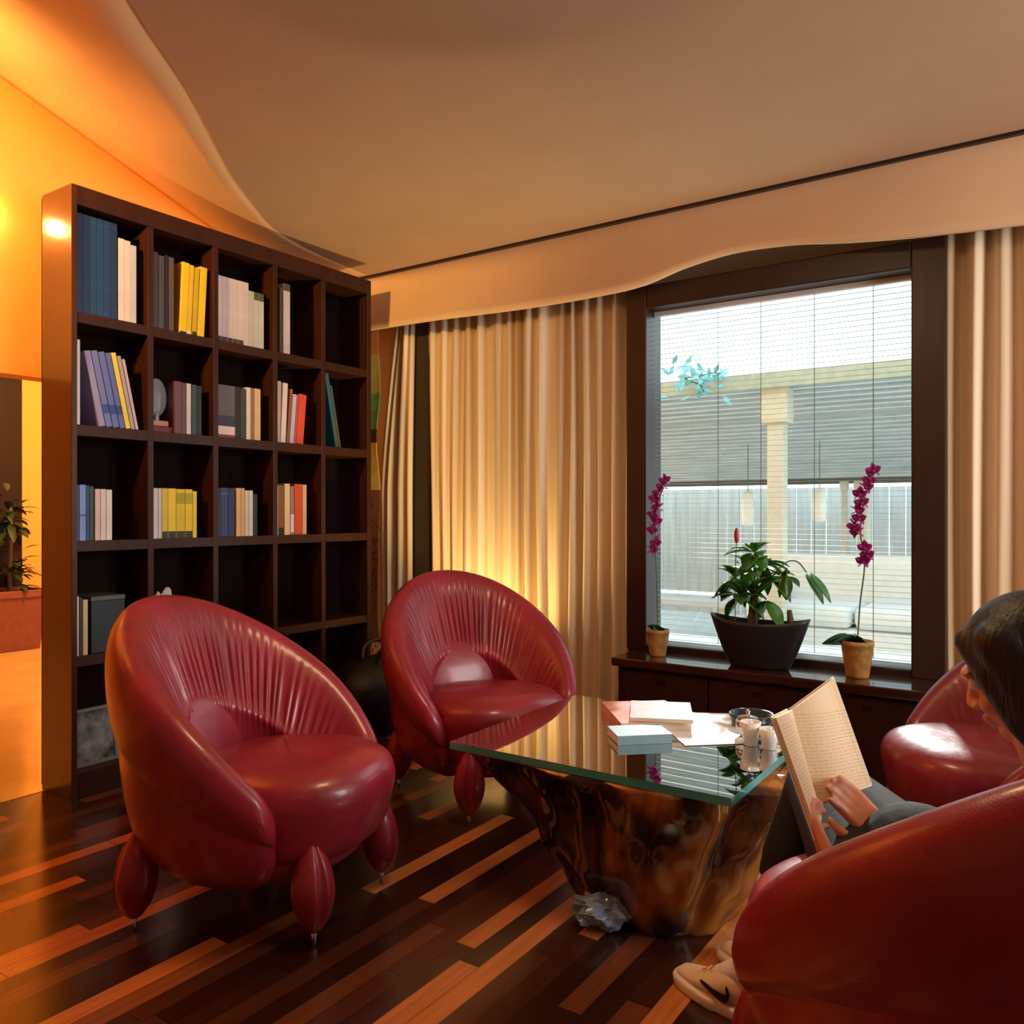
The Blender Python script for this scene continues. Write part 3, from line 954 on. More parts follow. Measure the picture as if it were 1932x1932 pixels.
# ------------------------------------------------------------------ armchair
def chair_shell():
    A = math.radians(134)
    na, nt = 240, 68
    base = [(0.20, 0.120), (0.285, 0.150), (0.365, 0.25), (0.398, 0.36), (0.412, 0.47), (0.416, 0.545), (0.419, 0.57), (0.434, 0.61), (0.446, 0.70), (0.446, 0.80), (0.428, 0.862), (0.395, 0.888), (0.357, 0.872), (0.318, 0.810), (0.282, 0.725), (0.252, 0.645), (0.228, 0.585), (0.212, 0.552), (0.222, 0.51), (0.235, 0.42), (0.22, 0.28), (0.19, 0.16)]
    prof = [(p.x, p.y) for p in catmull([(a, b, 0) for a, b in base], nt)]
    rnd = random.Random(4)
    wob = [rnd.uniform(-1, 1) for _ in range(400)]
    rings = []
    for i in range(na + 1):
        s = -1 + 2*i/na
        # rounded ends
        e = 1.0
        edge = 0.07
        if abs(s) > 1 - edge:
            q = (abs(s) - (1 - edge))/edge
            e = math.sqrt(max(0.0, 1 - q*q))
            e = max(e, 0.02)
        a = s*A
        k = abs(a)/A
        zc = 0.638 + 0.25*math.cos(a) - 0.09*max(0, (k - 0.62)/0.38)**2
        sq = 0.90
        thin = 1 - 0.42*max(0, (k - 0.55)/0.45)**1.5
        ring = []
        for j, (r, z) in enumerate(prof):
            zn = (z - 0.12)/(0.888 - 0.12)
            # inner edge of the roll comes outwards near the arm tips so the roll narrows
            rm = 0.44
            rr = rm - (rm - r)*thin if j > nt*0.40 else r
            zz = 0.12 + (zc - 0.12)*zn
            # petal tip: lower outer edge tucks in
            # pleats on the inner roll
            t = j/(nt - 1)
            wgt = math.exp(-((t - 0.705)/0.085)**2)*(0.35 + 0.65*math.exp(-(a/1.7)**2))
            idx = a*11.0 + 40
            f = idx - math.floor(idx)
            w0 = wob[int(math.floor(idx)) % 400]
            w1 = wob[(int(math.floor(idx)) + 1) % 400]
            pl = math.sin(2*PI*(idx + 0.5*(w0*(1 - f) + w1*f)))
            pl = (abs(math.sin(PI*(idx + 0.4*(w0*(1-f)+w1*f)))) - 0.6)
            rr += 0.028*pl*wgt
            zz += 0.020*pl*wgt
            ring.append((rr, zz))
        if e < 1:
            cr_ = sum(q[0] for q in ring)/len(ring)
            cz_ = sum(q[1] for q in ring)/len(ring)
            ring = [(cr_ + (q[0] - cr_)*e, cz_ + (q[1] - cz_)*(0.35 + 0.65*e)) for q in ring]
        R3 = []
        for rr, zz in ring:
            lean = -0.02*max(0, (zz - 0.4))*2
            R3.append((-rr*math.cos(a)*sq + lean*math.cos(a), rr*math.sin(a)*sq*1.0, zz))
        rings.append(R3)
    return MB().loft(rings)


def superell(cx, cy, cz, rx, ry, rz, n1, n2, na=72, nv=36, fn=None):
    rings = []
    for i in range(nv + 1):
        v = -PI/2 + PI*i/nv
        v = max(min(v, PI/2 - 0.01), -PI/2 + 0.01)
        cv = math.cos(v)**(2/n2)
        sv = math.copysign(abs(math.sin(v))**(2/n2), math.sin(v))
        ring = []
        for j in range(na):
            p = 2*PI*j/na
            c = math.copysign(abs(math.cos(p))**(2/n1), math.cos(p))
            s = math.copysign(abs(math.sin(p))**(2/n1), math.sin(p))
            q = Vector((cx + rx*cv*c, cy + ry*cv*s, cz + rz*sv))
            if fn:
                q = fn(q)
            ring.append(q)
        rings.append(ring)
    return MB().loft(rings)


def make_chair(label):
    t = thing('armchair', label, 'armchair', (0, 0, 0), 0, 'red leather tub armchairs around the glass table')
    chair_shell().build('backrest', M_LEATHER, t, smooth=True)

    def dome(q):
        d = ((q.x - 0.05)/0.3)**2 + (q.y/0.3)**2
        if q.z > 0.315:
            w = (q.z - 0.315)/0.125
            q.z += w*(0.008*(1 - min(1.5, d)) + 0.07*(q.x - 0.05))
        if q.z < 0.36:
            q.x -= 0.22*(0.36 - q.z)*max(0, q.x/0.4)
            q.y *= 1 - 0.5*(0.36 - q.z)
        q.z += 0.004*noise.noise(q*9)
        return q
    superell(0.085, 0, 0.310, 0.330, 0.280, 0.132, 2.5, 4.6, nv=48, fn=dome).build('seat_cushion', M_LEATHER, t, smooth=True)

    def under(q):
        return q
    superell(0.03, 0, 0.20, 0.30, 0.27, 0.085, 2.3, 2.4, fn=under).build('seat_base', M_LEATHER, t, smooth=True)

    # upright pad at the back of the seat
    def pad(q):
        q.x -= 0.25*(q.z - 0.4)
        return q
    superell(-0.195, 0, 0.455, 0.055, 0.215, 0.150, 2.4, 2.2, fn=pad).build('back_pad', M_LEATHER, t, smooth=True)
    for sx, sy in ((1, 1), (1, -1), (-1, 1), (-1, -1)):
        c = Vector((0.31, 0.19*sy, 0)) if sx > 0 else Vector((-0.19, 0.275*sy, 0))
        ang = math.atan2(c.y, c.x)
        m = MB()
        prof = [(0.008, 0.035), (0.022, 0.045), (0.042, 0.075), (0.055, 0.115), (0.058, 0.15), (0.052, 0.19), (0.040, 0.225), (0.026, 0.25), (0.014, 0.275)]
        pr = catmull([(a, b, 0) for a, b in prof], 28)
        rings = []
        for p in pr:
            ring = []
            for j in range(36):
                w = 2*PI*j/36
                g = min(abs(((w - ang + PI) % (2*PI)) - PI), 9)
                r = p.x*(1 - 0.28*math.exp(-(g/0.16)**2))
                out = 0.10*(0.20 - p.y)
                ring.append((c.x + r*math.cos(w) + out*math.cos(ang)*0.5, c.y + r*math.sin(w) + out*math.sin(ang)*0.5, p.y))
            rings.append(ring)
        lg = m.loft(rings).build('leg', M_LEATHER, t, smooth=True)
        MB().lathe([(0.004, 0.0), (0.006, 0.003), (0.009, 0.05)], (c.x + 0.008*math.cos(ang), c.y + 0.008*math.sin(ang), 0), 12).build('leg_tip', M_METAL, lg, smooth=True)
    return t


ch = make_chair('red leather tub armchair nearest the bookcase, left of the glass table')


def place(o, x, y, fx, fy):
    o.location = (x, y, 0)
    o.rotation_euler = (0, 0, math.atan2(fy, fx))


c2 = copy_tree(ch); c2['label'] = 'red leather tub armchair with its back to the curtains, behind the glass table'
c3 = copy_tree(ch); c3['label'] = 'red leather tub armchair in front of the cabinet, partly hidden by the reader'
c4 = copy_tree(ch); c4['label'] = 'red leather tub armchair the reader sits in, seen from behind at lower right'
place(ch, -2.02, 1.60, math.cos(math.radians(16)), math.sin(math.radians(16)))
place(c2, -2.02, 2.72, math.cos(math.radians(-28)), math.sin(math.radians(-28)))
place(c3, -0.12, 3.0, -0.85, -0.53)
place(c4, -0.13, 1.58, math.cos(math.radians(148)), math.sin(math.radians(148)))

# ------------------------------------------------------------------ coffee table on a polished root
tbl = thing('coffee_table', 'low glass-topped coffee table on a dark polished tree root base', 'table')
m = MB()
x0, x1, y0, y1, z0, z1 = -1.57, -0.69, 1.96, 2.73, 0.428, 0.45
m.add([(x0, y0, z1), (x1, y0, z1), (x1, y1, z1), (x0, y1, z1), (x0, y0, z0), (x1, y0, z0), (x1, y1, z0), (x0, y1, z0)], [(0, 1, 2, 3), (7, 6, 5, 4)])
m.cur = 1
m.add([(x0, y0, z1), (x1, y0, z1), (x1, y1, z1), (x0, y1, z1), (x0, y0, z0), (x1, y0, z0), (x1, y1, z0), (x0, y1, z0)], [(0, 4, 5, 1), (1, 5, 6, 2), (2, 6, 7, 3), (3, 7, 4, 0)])
o = m.build('glass_top', [M_GLASST, M_GEDGE], tbl)
rings = []
nn = 160
levels = 44
for i in range(levels + 1):
    u = i/levels
    z = 0.425*u
    ring = []
    for j in range(nn):
        a = 2*PI*j/nn
        fl = u**0.75
        cx = -1.02 - 0.05*fl
        cy = 2.22 + 0.11*fl
        rx = 0.20 + 0.27*fl - 0.04*max(0, u - 0.85)/0.15
        ry = 0.17 + 0.21*fl
        # left root overhangs, right side carries tall rounded flutes
        left = max(0, -math.cos(a))
        right = max(0, math.cos(a))
        rx *= 1 - 0.25*left*(1 - u)*1.2 + 0.04*right
        lob = abs(math.sin(a*4.5 + 0.5 + 0.25*math.sin(3*a)))
        d = 0.06*(lob - 0.5)*(0.4 + 0.6*fl)*(0.6 + 0.6*right)
        nv = noise.noise(Vector((math.cos(a)*2.2, math.sin(a)*2.2, z*5 + 3)))*0.10*left + noise.noise(Vector((math.cos(a)*5, math.sin(a)*5, z*9)))*0.03
        k = 1 + (d + nv)/0.35
        c_ = math.copysign(abs(math.cos(a))**0.85, math.cos(a))
        s_ = math.copysign(abs(math.sin(a))**0.85, math.sin(a))
        ring.append((cx + rx*k*c_, cy + ry*k*s_, z))
    rings.append(ring)
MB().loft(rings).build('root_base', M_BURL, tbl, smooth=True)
reroot(tbl, (-1.05, 2.25, 0))

ZT = 0.4505
def slab(cx, cy, w, d, h, rz, z=ZT):
    return MB().box(-w/2, w/2, -d/2, d/2, 0, h), (cx, cy, z), rz


def magazine(cx, cy, w, d, h, rz, c, label, z=ZT, group=None, name='magazine'):
    t = thing(name, label, 'magazine' if name == 'magazine' else name, (cx, cy, z), rz, group)
    MB().box(-w/2 + 0.002, w/2 - 0.002, -d/2, d/2 - 0.002, 0.001, h - 0.001).build('pages', M_PAGE, t)
    m = MB().box(-w/2, w/2, -d/2, d/2, h - 0.001, h).box(-w/2, w/2, -d/2, d/2, 0, 0.001).box(-w/2, -w/2 + 0.002, -d/2, d/2, 0.001, h - 0.001)
    m.build('cover', mat('magazine_cover', c[0], 0.3, coat=0.3, noise_scale=14, color2=c[1]), t)
    return t


magazine(-1.19, 2.53, 0.23, 0.30, 0.030, math.radians(40), (rgb(228, 190, 190), rgb(216, 128, 90)), 'thick pink and orange magazine on the glass table, left of the papers')
magazine(-1.13, 2.53, 0.20, 0.24, 0.012, math.radians(25), (rgb(236, 208, 216), rgb(226, 186, 190)), 'thin pale pink magazine lying on top of the thick one', z=ZT + 0.031)
t = thing('book', 'blue-grey closed book lying on the glass table in front of the magazines', 'book', (-1.105, 2.31, ZT), math.radians(43))
MB().box(-0.083, 0.083, -0.058, 0.058, 0.003, 0.025).build('pages', M_PAGE, t)
m = MB().box(-0.085, 0.085, -0.06, 0.06, 0.025, 0.028).box(-0.085, 0.085, -0.06, 0.06, 0, 0.003).box(-0.085, 0.085, -0.06, -0.058, 0.003, 0.025)
m.build('cover', mat('blue_grey_cover', rgb(122, 158, 172), 0.4, noise_amt=0.15, noise_scale=20), t)
M_SHEET = mat('white_paper_sheet', rgb(226, 228, 232), 0.6, noise_amt=0.06)
for i, (x, y, r, w, d, lab) in enumerate(((-1.00, 2.60, 0.5, 0.21, 0.29, 'white paper sheet on the glass table, farther one next to the dark dish'), (-0.97, 2.49, 0.72, 0.21, 0.28, 'white paper sheet on the glass table, nearer one beside the blue-grey book'))):
    o = MB().box(-w/2, w/2, -d/2, d/2, 0, 0.0012).build('paper_sheet', M_SHEET)
    o.location = (x, y, ZT + 0.0015*i); o.rotation_euler = (0, 0, r)
    tag(o, lab, 'paper', 'papers on the glass table')
t = thing('dish', 'low dark round dish at the back of the glass table', 'dish', (-0.87, 2.66, ZT))
MB().lathe([(0.05, 0), (0.062, 0.006), (0.07, 0.036), (0.066, 0.04), (0.058, 0.014), (0.01, 0.012)], n=32).build('dish', mat('dark_slate_dish', rgb(44, 52, 58), 0.25, coat=0.4, noise_amt=0.1), t, smooth=True)
MB().lathe([(0.070, 0.034), (0.073, 0.038), (0.070, 0.042), (0.066, 0.040)], n=32, caps=False).build('rim', M_BLACK, t, smooth=True)
M_CUPW = mat('white_porcelain', rgb(226, 228, 226), 0.2, coat=0.4, noise_amt=0.04)
for x, y, h, lab in ((-0.80, 2.44, 0.070, 'small white cup near the right edge of the glass table, nearer the papers'), (-0.740, 2.43, 0.060, 'small low white cup at the right edge of the glass table beside the raised book')):
    t = thing('cup', lab, 'cup', (x, y, ZT), 0, 'white cups on the glass table')
    MB().lathe([(0.018, 0), (0.020, 0.002), (0.026, h*0.5), (0.031, h), (0.0285, h), (0.023, h*0.5), (0.016, 0.006), (0.001, 0.006)], n=28).build('body', M_CUPW, t, smooth=True)
    MB().tube(catmull([(0.027, 0, h*0.75), (0.046, 0, h*0.70), (0.046, 0, h*0.4), (0.024, 0, h*0.3)], 14), 0.0035, 8).build('handle', M_CUPW, t, smooth=True)
t = thing('sugar_bowl', 'small lidded steel sugar bowl behind the white cups on the glass table', 'bowl', (-0.835, 2.52, ZT))
MB().lathe([(0.018, 0), (0.022, 0.004), (0.038, 0.03), (0.036, 0.05), (0.033, 0.05), (0.034, 0.03), (0.004, 0.008)], n=28).build('bowl', M_METAL, t, smooth=True)
MB().lathe([(0.037, 0.05), (0.030, 0.062), (0.010, 0.068), (0.006, 0.07), (0.008, 0.082), (0.002, 0.086)], n=28).build('lid', M_METAL, t, smooth=True)

# crumpled pale plastic bag on the floor at the foot of the table
m = MB().ell((0, 0, 0), 0.085, 0.055, 0.04, n=40, m=24)
o = m.build('crumpled_bag', mat('pale_blue_plastic', rgb(126, 156, 186), 0.25, coat=0.4, noise_amt=0.25, noise_scale=18), smooth=False)
for v in o.data.vertices:
    v.co *= 1 + 0.5*noise.noise(v.co*28) + 0.25*noise.noise(v.co*70)
zm = min(v.co.z for v in o.data.vertices)
for v in o.data.vertices:
    v.co.z -= zm
o.location = (-1.07, 2.02, 0); o.rotation_euler = (0, 0, 0.6)
tag(o, 'crumpled pale blue plastic bag on the floor before the table root', 'bag')

# dark soft bag in front of the bookcase
t = thing('duffel_bag', 'black soft bag on the floor between the bookcase end and far armchair', 'bag', (-3.02, 3.24, 0), math.radians(80))
def bagfn(q):
    q.z = max(q.z, 0.0)
    q += Vector((noise.noise(q*5), noise.noise(q*5 + Vector((3, 1, 2))), noise.noise(q*5 + Vector((7, 4, 1)))*0.6))*0.025
    q.z = max(q.z, 0.0)
    return q
superell(0, 0, 0.19, 0.33, 0.19, 0.20, 3, 2.6, fn=bagfn).build('body', mat('black_bag_cloth', rgb(14, 16, 20), 0.5, noise_amt=0.3, bump=0.2), t, smooth=True)
for s in (-1, 1):
    MB().tube(catmull([(-0.12, s*0.06, 0.36), (-0.09, s*0.08, 0.44), (0, s*0.09, 0.46), (0.09, s*0.08, 0.44), (0.12, s*0.06, 0.36)], 20), 0.011, 8).build('handle', M_BLACK, t, smooth=True)

# ------------------------------------------------------------------ plants on the sill
def leaf(m, base, d, length, width, droop=0.3, n=7, roll=None):
    d = Vector(d).normalized()
    side = d.cross(Vector((0, 0, 1)))
    if side.length < 0.05:
        side = Vector((1, 0, 0))
    side.normalize()
    if roll:
        side = (Matrix.Rotation(roll, 3, d) @ side)
    up = side.cross(d)
    rows = []
    for i in range(n + 1):
        t = i/n
        c = Vector(base) + d*length*t - Vector((0, 0, 1))*droop*length*t*t
        w = width*math.sin(PI*min(1, t*0.97 + 0.03))**0.8*0.5 if 0 < t < 1 else width*0.03
        rows.append([c - side*w + up*w*0.25, c, c + side*w + up*w*0.25])
    m.loft(rows, caps=False, closed=False)


def orchid(label, x, y, stem_pts, flowers, leaves, ph, pr):
    t = thing('potted_orchid', label, 'plant', (x, y, 0.47), 0, 'magenta orchids on the window sill')
    MB().lathe([(pr*0.68, 0), (pr*0.72, 0.006), (pr*0.98, ph*0.72), (pr*1.0, ph*0.86), (pr*1.05, ph*0.88), (pr*1.03, ph), (pr*0.92, ph), (pr*0.9, ph*0.86), (pr*0.05, ph*0.84)], n=32).build('pot', M_POT, t, smooth=True)
    MB().lathe([(pr*0.9, ph*0.86), (pr*0.5, ph*0.93), (pr*0.02, ph*0.94)], n=20).build('soil', M_SOIL, t, smooth=True)
    MB().tube(catmull(stem_pts, 30), 0.0032, 8).build('stem', M_STEM, t, smooth=True)
    for (dx, dy, dz, ln, wd, dr) in leaves:
        m = MB()
        leaf(m, (0.005*dx, 0.005*dy, ph*0.92), (dx, dy, dz), ln, wd, dr, roll=0.7 if dx < 0 else -0.7)
        m.build('leaf', mat('orchid_leaf', rgb(70, 128, 112), 0.25, coat=0.4, noise_amt=0.35, noise_scale=9), t, smooth=True, solid=0.003)
    rnd = random.Random(int(x*100))
    for (fx, fy, fz, s) in flowers:
        m = MB()
        f0 = rnd.uniform(0, 1)
        for k in range(5):
            a = 2*PI*k/5 + f0
            leaf(m, (fx, fy, fz), (math.cos(a), -0.35 + 0.2*rnd.random(), math.sin(a)), s, s*0.85, -0.15, 4, roll=PI/2 if abs(math.sin(a)) < 0.5 else 0)
        m.ell((fx, fy - 0.006, fz), s*0.22, s*0.22, s*0.22, n=8, m=6)
        m.build('flower', M_MAGENTA, t, smooth=True, solid=0.0015)
    return t


fl = []
for z_, dx in ((0.50, -0.012), (0.54, 0.008), (0.60, -0.010), (0.635, 0.012), (0.67, -0.008), (0.70, 0.018), (0.735, 0.0), (0.77, 0.02), (0.80, 0.040), (0.825, 0.055)):
    fl.append((dx - 0.01, -0.012, z_, 0.034))
orchid('tall magenta orchid in the small ochre pot at the left end of the sill', -1.625, 3.60, [(0, 0, 0.12), (-0.005, 0, 0.35), (-0.012, 0, 0.55), (0.0, 0, 0.72), (0.05, 0, 0.83)], fl,
       [(-0.5, -0.5, 0.9, 0.075, 0.045, 0.4), (0.6, -0.6, 0.9, 0.075, 0.045, 0.4), (0.1, -0.8, 0.7, 0.07, 0.04, 0.5), (-0.7, 0.2, 0.9, 0.07, 0.04, 0.4)], 0.125, 0.053)
fl = []
for z_, dx in ((0.475, 0.035), (0.50, 0.052), (0.53, 0.042), (0.595, 0.012), (0.625, 0.0), (0.65, 0.02), (0.685, 0.012), (0.715, 0.03), (0.75, 0.022), (0.78, 0.045), (0.815, 0.06), (0.845, 0.075)):
    fl.append((dx - 0.01, -0.012, z_, 0.033))
orchid('magenta orchid with large blue-green leaves in the ochre pot at the right end', -0.735, 3.60, [(0, 0, 0.14), (0.01, 0, 0.30), (0.028, 0, 0.47), (0.012, 0, 0.60), (0.03, 0, 0.75), (0.075, 0, 0.87)], fl,
       [(-0.9, -0.35, 0.20, 0.135, 0.095, 0.25), (-0.8, -0.5, 0.5, 0.115, 0.075, 0.5), (0.6, -0.6, 0.7, 0.08, 0.045, 0.5), (0.1, -0.6, 0.9, 0.09, 0.05, 0.4)], 0.150, 0.062)

# boat-shaped bowl with a leafy plant
t = thing('bowl_plant', 'leafy green plant in a black boat-shaped bowl, centre of the window sill', 'plant', (-1.135, 3.575, 0.47))
rings = []
for i in range(15):
    u = i/14
    rx = 0.125 + 0.095*u**0.8
    ry = 0.058 + 0.032*u**0.7
    ring = []
    for j in range(48):
        a = 2*PI*j/48
        c, s = math.cos(a), math.sin(a)
        z = 0.20*u + 0.026*u*abs(c)**3
        ring.append((rx*c, ry*s, z))
    rings.append(ring)
for i in range(8):
    u = 1 - i*0.05
    rx = (0.125 + 0.095*u**0.8) - 0.010
    ry = (0.058 + 0.032*u**0.7) - 0.010
    rings.append([(rx*math.cos(2*PI*j/48), ry*math.sin(2*PI*j/48), 0.20*u + 0.026*u*abs(math.cos(2*PI*j/48))**3) for j in range(48)])
MB().loft(rings).build('bowl', M_BOWL, t, smooth=True)
MB().lathe([(1.0, 0.172), (0.5, 0.182), (0.02, 0.184)], n=32, sx=0.19, sy=0.068).build('soil', M_SOIL, t, smooth=True)
MB().tube(catmull([(-0.03, 0, 0.17), (-0.028, 0, 0.24), (-0.02, 0.0, 0.31), (-0.015, 0, 0.36)], 14), [0.022]*4 + [0.018]*5 + [0.012]*5, 12).build('trunk', M_TRUNK, t, smooth=True)
MB().tube([(0.13, 0, 0.17), (0.135, 0, 0.22), (0.13, 0, 0.26)], [0.012, 0.014, 0.010], 10).build('trunk', M_TRUNK, t, smooth=True)
rnd = random.Random(12)
m = MB()
clusters = [(-0.105, 0, 0.385, 0.055, 9), (-0.085, 0, 0.31, 0.06, 9), (-0.02, 0, 0.50, 0.045, 8), (0.01, -0.01, 0.46, 0.06, 9), (-0.045, 0, 0.43, 0.05, 6), (0.045, 0, 0.40, 0.05, 6), (0.095, 0, 0.40, 0.035, 4), (0.035, -0.01, 0.30, 0.04, 4)]
tw = MB()
for (cx, cy, cz, sp, n) in clusters:
    tw.tube(catmull([(-0.018, 0, 0.30), ((cx - 0.018)/2, cy/2, (0.30 + cz)/2 + 0.02), (cx, cy, cz)], 8), 0.004, 6)
    for k in range(n):
        d = Vector((rnd.uniform(-1, 1), rnd.uniform(-0.8, 0.8), rnd.uniform(-0.7, 0.9)))
        leaf(m, Vector((cx, cy, cz)) + d*sp*0.25, d, rnd.uniform(0.09, 0.125), rnd.uniform(0.058, 0.080), 0.35, 6)
for (bx, bz, dx, dz, ln) in ((0.20, 0.42, 0.55, -0.75, 0.115), (0.215, 0.425, 0.75, -0.85, 0.12), (0.125, 0.44, -0.2, -0.9, 0.10), (0.11, 0.42, 0.15, -0.9, 0.09)):
    leaf(m, (bx, -0.01, bz), (dx, -0.2, dz), ln*1.2, 0.062, 0.1, 6)
tw.tube(catmull([(0.0, 0, 0.32), (0.10, 0, 0.45), (0.16, 0, 0.47), (0.205, -0.01, 0.425)], 16), 0.003, 6)
m.build('foliage', M_GREEN, t, smooth=True, solid=0.002)
tw.build('twig', M_STEM, t, smooth=True)
MB().tube(catmull([(-0.105, 0, 0.18), (-0.108, 0, 0.35), (-0.10, 0, 0.555)], 12), 0.0022, 6).build('flower_stem', M_STEM, t, smooth=True)
MB().ell((-0.10, 0, 0.575), 0.011, 0.011, 0.035).build('flower_bud', mat('red_bud', rgb(176, 34, 52), 0.4, noise_amt=0.2), t, smooth=True)

# ------------------------------------------------------------------ the hall seen past the bookcase
t = thing('planter', 'green plant in a square terracotta planter in the hall beyond the bookcase', 'plant', (-7.36, 3.30, 0.002))
m = MB()
m.loft([[(s*sx, s*sy, z) for sx, sy in ((-1, -1), (1, -1), (1, 1), (-1, 1))] for s, z in ((0.17, 0), (0.21, 0.44), (0.225, 0.44), (0.225, 0.50), (0.195, 0.50), (0.19, 0.46))])
m.build('pot', mat('terracotta', rgb(122, 62, 28), 0.7, noise_amt=0.2), t, bevel=0.006)
MB().box(-0.185, 0.185, -0.185, 0.185, 0.44, 0.47).build('soil', M_SOIL, t)
MB().tube(catmull([(0, 0, 0.46), (0.02, 0, 0.8), (-0.02, 0.02, 1.2)], 12), 0.018, 8).build('stem', M_TRUNK, t, smooth=True)
m = MB()
rnd = random.Random(5)
for k in range(120):
    zz = rnd.choice((0.58, 0.66, 0.95, 1.05, 1.15)) + rnd.gauss(0, 0.06)
    d = Vector((rnd.uniform(-1, 1), rnd.uniform(-1, 1), rnd.uniform(-0.3, 0.6))).normalized()
    leaf(m, Vector((0, 0, zz)) + d*rnd.uniform(0.02, 0.14), d, rnd.uniform(0.10, 0.18), 0.06, 0.4, 5)
m.build('foliage', mat('dark_leaf', rgb(30, 52, 24), 0.5, noise_amt=0.4, noise_scale=6), t, smooth=True)
t = thing('hall_cupboard', 'tall dark cupboard in the hall at the left edge behind the planter', 'cupboard', (-7.88, 3.17, 0.002))
M_CUP = mat('cupboard_dark_wood', rgb(36, 18, 10), 0.7, noise_amt=0.3, noise_scale=4, noise_stretch=(6, 6, 0.6), spec=0.2)
MB().box(-0.25, 0.25, -0.45, 0.36, 0, 2.32).build('body', M_CUP, t, bevel=0.006)
d = MB().box(0.25, 0.27, -0.43, 0.0, 0.06, 2.28).build('door', M_CUP, t, bevel=0.003)
MB().tube([(0.285, -0.05, 1.0), (0.285, -0.05, 1.2)], 0.008, 8).build('handle', M_METAL, d)
d = MB().box(0.25, 0.27, 0.01, 0.34, 0.06, 2.28).build('door', M_CUP, t, bevel=0.003)
MB().tube([(0.285, 0.06, 1.0), (0.285, 0.06, 1.2)], 0.008, 8).build('handle', M_METAL, d)
t = thing('side_table', 'small low black bench against the hall wall right of the planter', 'bench', (-7.6, 4.0, 0.002))
MB().box(-0.2, 0.2, -0.38, 0.4, 0.28, 0.36).build('seat', M_BLACK, t, bevel=0.01)
for sx in (-1, 1):
    for sy in (-1, 1):
        MB().box(sx*0.16 - 0.02, sx*0.16 + 0.02, sy*0.33 - 0.02, sy*0.33 + 0.02, 0, 0.28).build('leg', M_BLACK, t)
t.name = 'bench'

# ------------------------------------------------------------------ the open book
S0, S1 = Vector((-0.408, 1.635, 0.587)), Vector((-0.470, 1.690, 0.750))
R0, R1 = Vector((-0.332, 1.760, 0.607)), Vector((-0.413, 1.801, 0.802))
L0, L1 = Vector((-0.379, 1.534, 0.565)), Vector((-0.466, 1.571, 0.759))
bk = thing('open_book', 'open paperback with cream pages held up by the seated reader', 'book')
def wing(a0, a1, b0, b1, th, sgn):
    """page block from spine a to outer edge b; returns verts for a slab with curved page surface"""
    a0, a1, b0, b1 = map(Vector, (a0, a1, b0, b1))
    n = (b0 - a0).cross(a1 - a0).normalized()*sgn
    rows_f, rows_b = [], []
    for i in range(11):
        t = i/10
        bow = 0.010*math.sin(PI*min(1, t*1.15))*(1 - 0.4*t)
        f0 = a0.lerp(b0, t) + n*(bow)
        f1 = a1.lerp(b1, t) + n*(bow)
        g0 = a0.lerp(b0, t) - n*th
        g1 = a1.lerp(b1, t) - n*th
        rows_f.append([f0, f1, g1, g0])
    return MB().loft(rows_f), n
def page_mat():
    N = NT('printed_page')
    tc = N.n('ShaderNodeTexCoord')
    sp = N.n('ShaderNodeSeparateXYZ')
    N.l(tc.outputs['Object'], sp.inputs[0])
    ln = N.math('FRACT', N.math('MULTIPLY', sp.outputs[2], 170))
    g = N.math('GREATER_THAN', ln, 0.55)
    ns = N.n('ShaderNodeTexNoise'); ns.inputs['Scale'].default_value = 260
    N.l(tc.outputs['Object'], ns.inputs['Vector'])
    g2 = N.math('MULTIPLY', g, N.math('GREATER_THAN', ns.outputs['Fac'], 0.45))
    inz = N.math('MULTIPLY', N.math('GREATER_THAN', sp.outputs[2], 0.045), N.math('LESS_THAN', sp.outputs[2], 0.185))
    mx = N.n('ShaderNodeMix', data_type='RGBA')
    N.l(N.math('MULTIPLY', N.math('MULTIPLY', g2, inz), 0.22), mx.inputs['Factor'])
    mx.inputs['A'].default_value = rgb(230, 208, 172); mx.inputs['B'].default_value = rgb(90, 80, 70)
    N.l(mx.outputs['Result'], N.b.inputs['Base Color'])
    N.b.inputs['Roughness'].default_value = 0.8
    return N.m
M_PRINT = page_mat()
mr, nr = wing(S0, S1, R0, R1, 0.007, 1)
if nr.dot(Vector((-0.06, 1.55, 0.9)) - R0) < 0:
    mr, nr = wing(S0, S1, R0, R1, 0.007, -1)
mr.build('page_block', M_PRINT, bk, smooth=False)
ml, nl = wing(S0, S1, L0, L1, 0.007, 1)
if nl.dot(Vector((-0.06, 1.55, 0.9)) - L0) < 0:
    ml, nl = wing(S0, S1, L0, L1, 0.007, -1)
ml.build('page_block', M_PRINT, bk, smooth=False)
m = MB()
for (a0, a1, b0, b1, n) in ((S0, S1, R0, R1, nr), (S0, S1, L0, L1, nl)):
    ex0 = b0 + (b0 - a0)*0.04; ex1 = b1 + (b1 - a1)*0.04
    dz0 = (a0 - a1).normalized()*0.004
    p = [a0 + dz0 - n*0.0075, a1 - dz0 - n*0.0075, ex1 - dz0 - n*0.0075, ex0 + dz0 - n*0.0075]
    q = [v - n*0.0025 for v in p]
    m.add(p + q, [(0, 1, 2, 3), (7, 6, 5, 4), (0, 4, 5, 1), (1, 5, 6, 2), (2, 6, 7, 3), (3, 7, 4, 0)])
m.build('cover', mat('pale_book_cover', rgb(226, 216, 196), 0.5, noise_amt=0.05), bk)
reroot(bk, (-0.40, 1.65, 0.56))

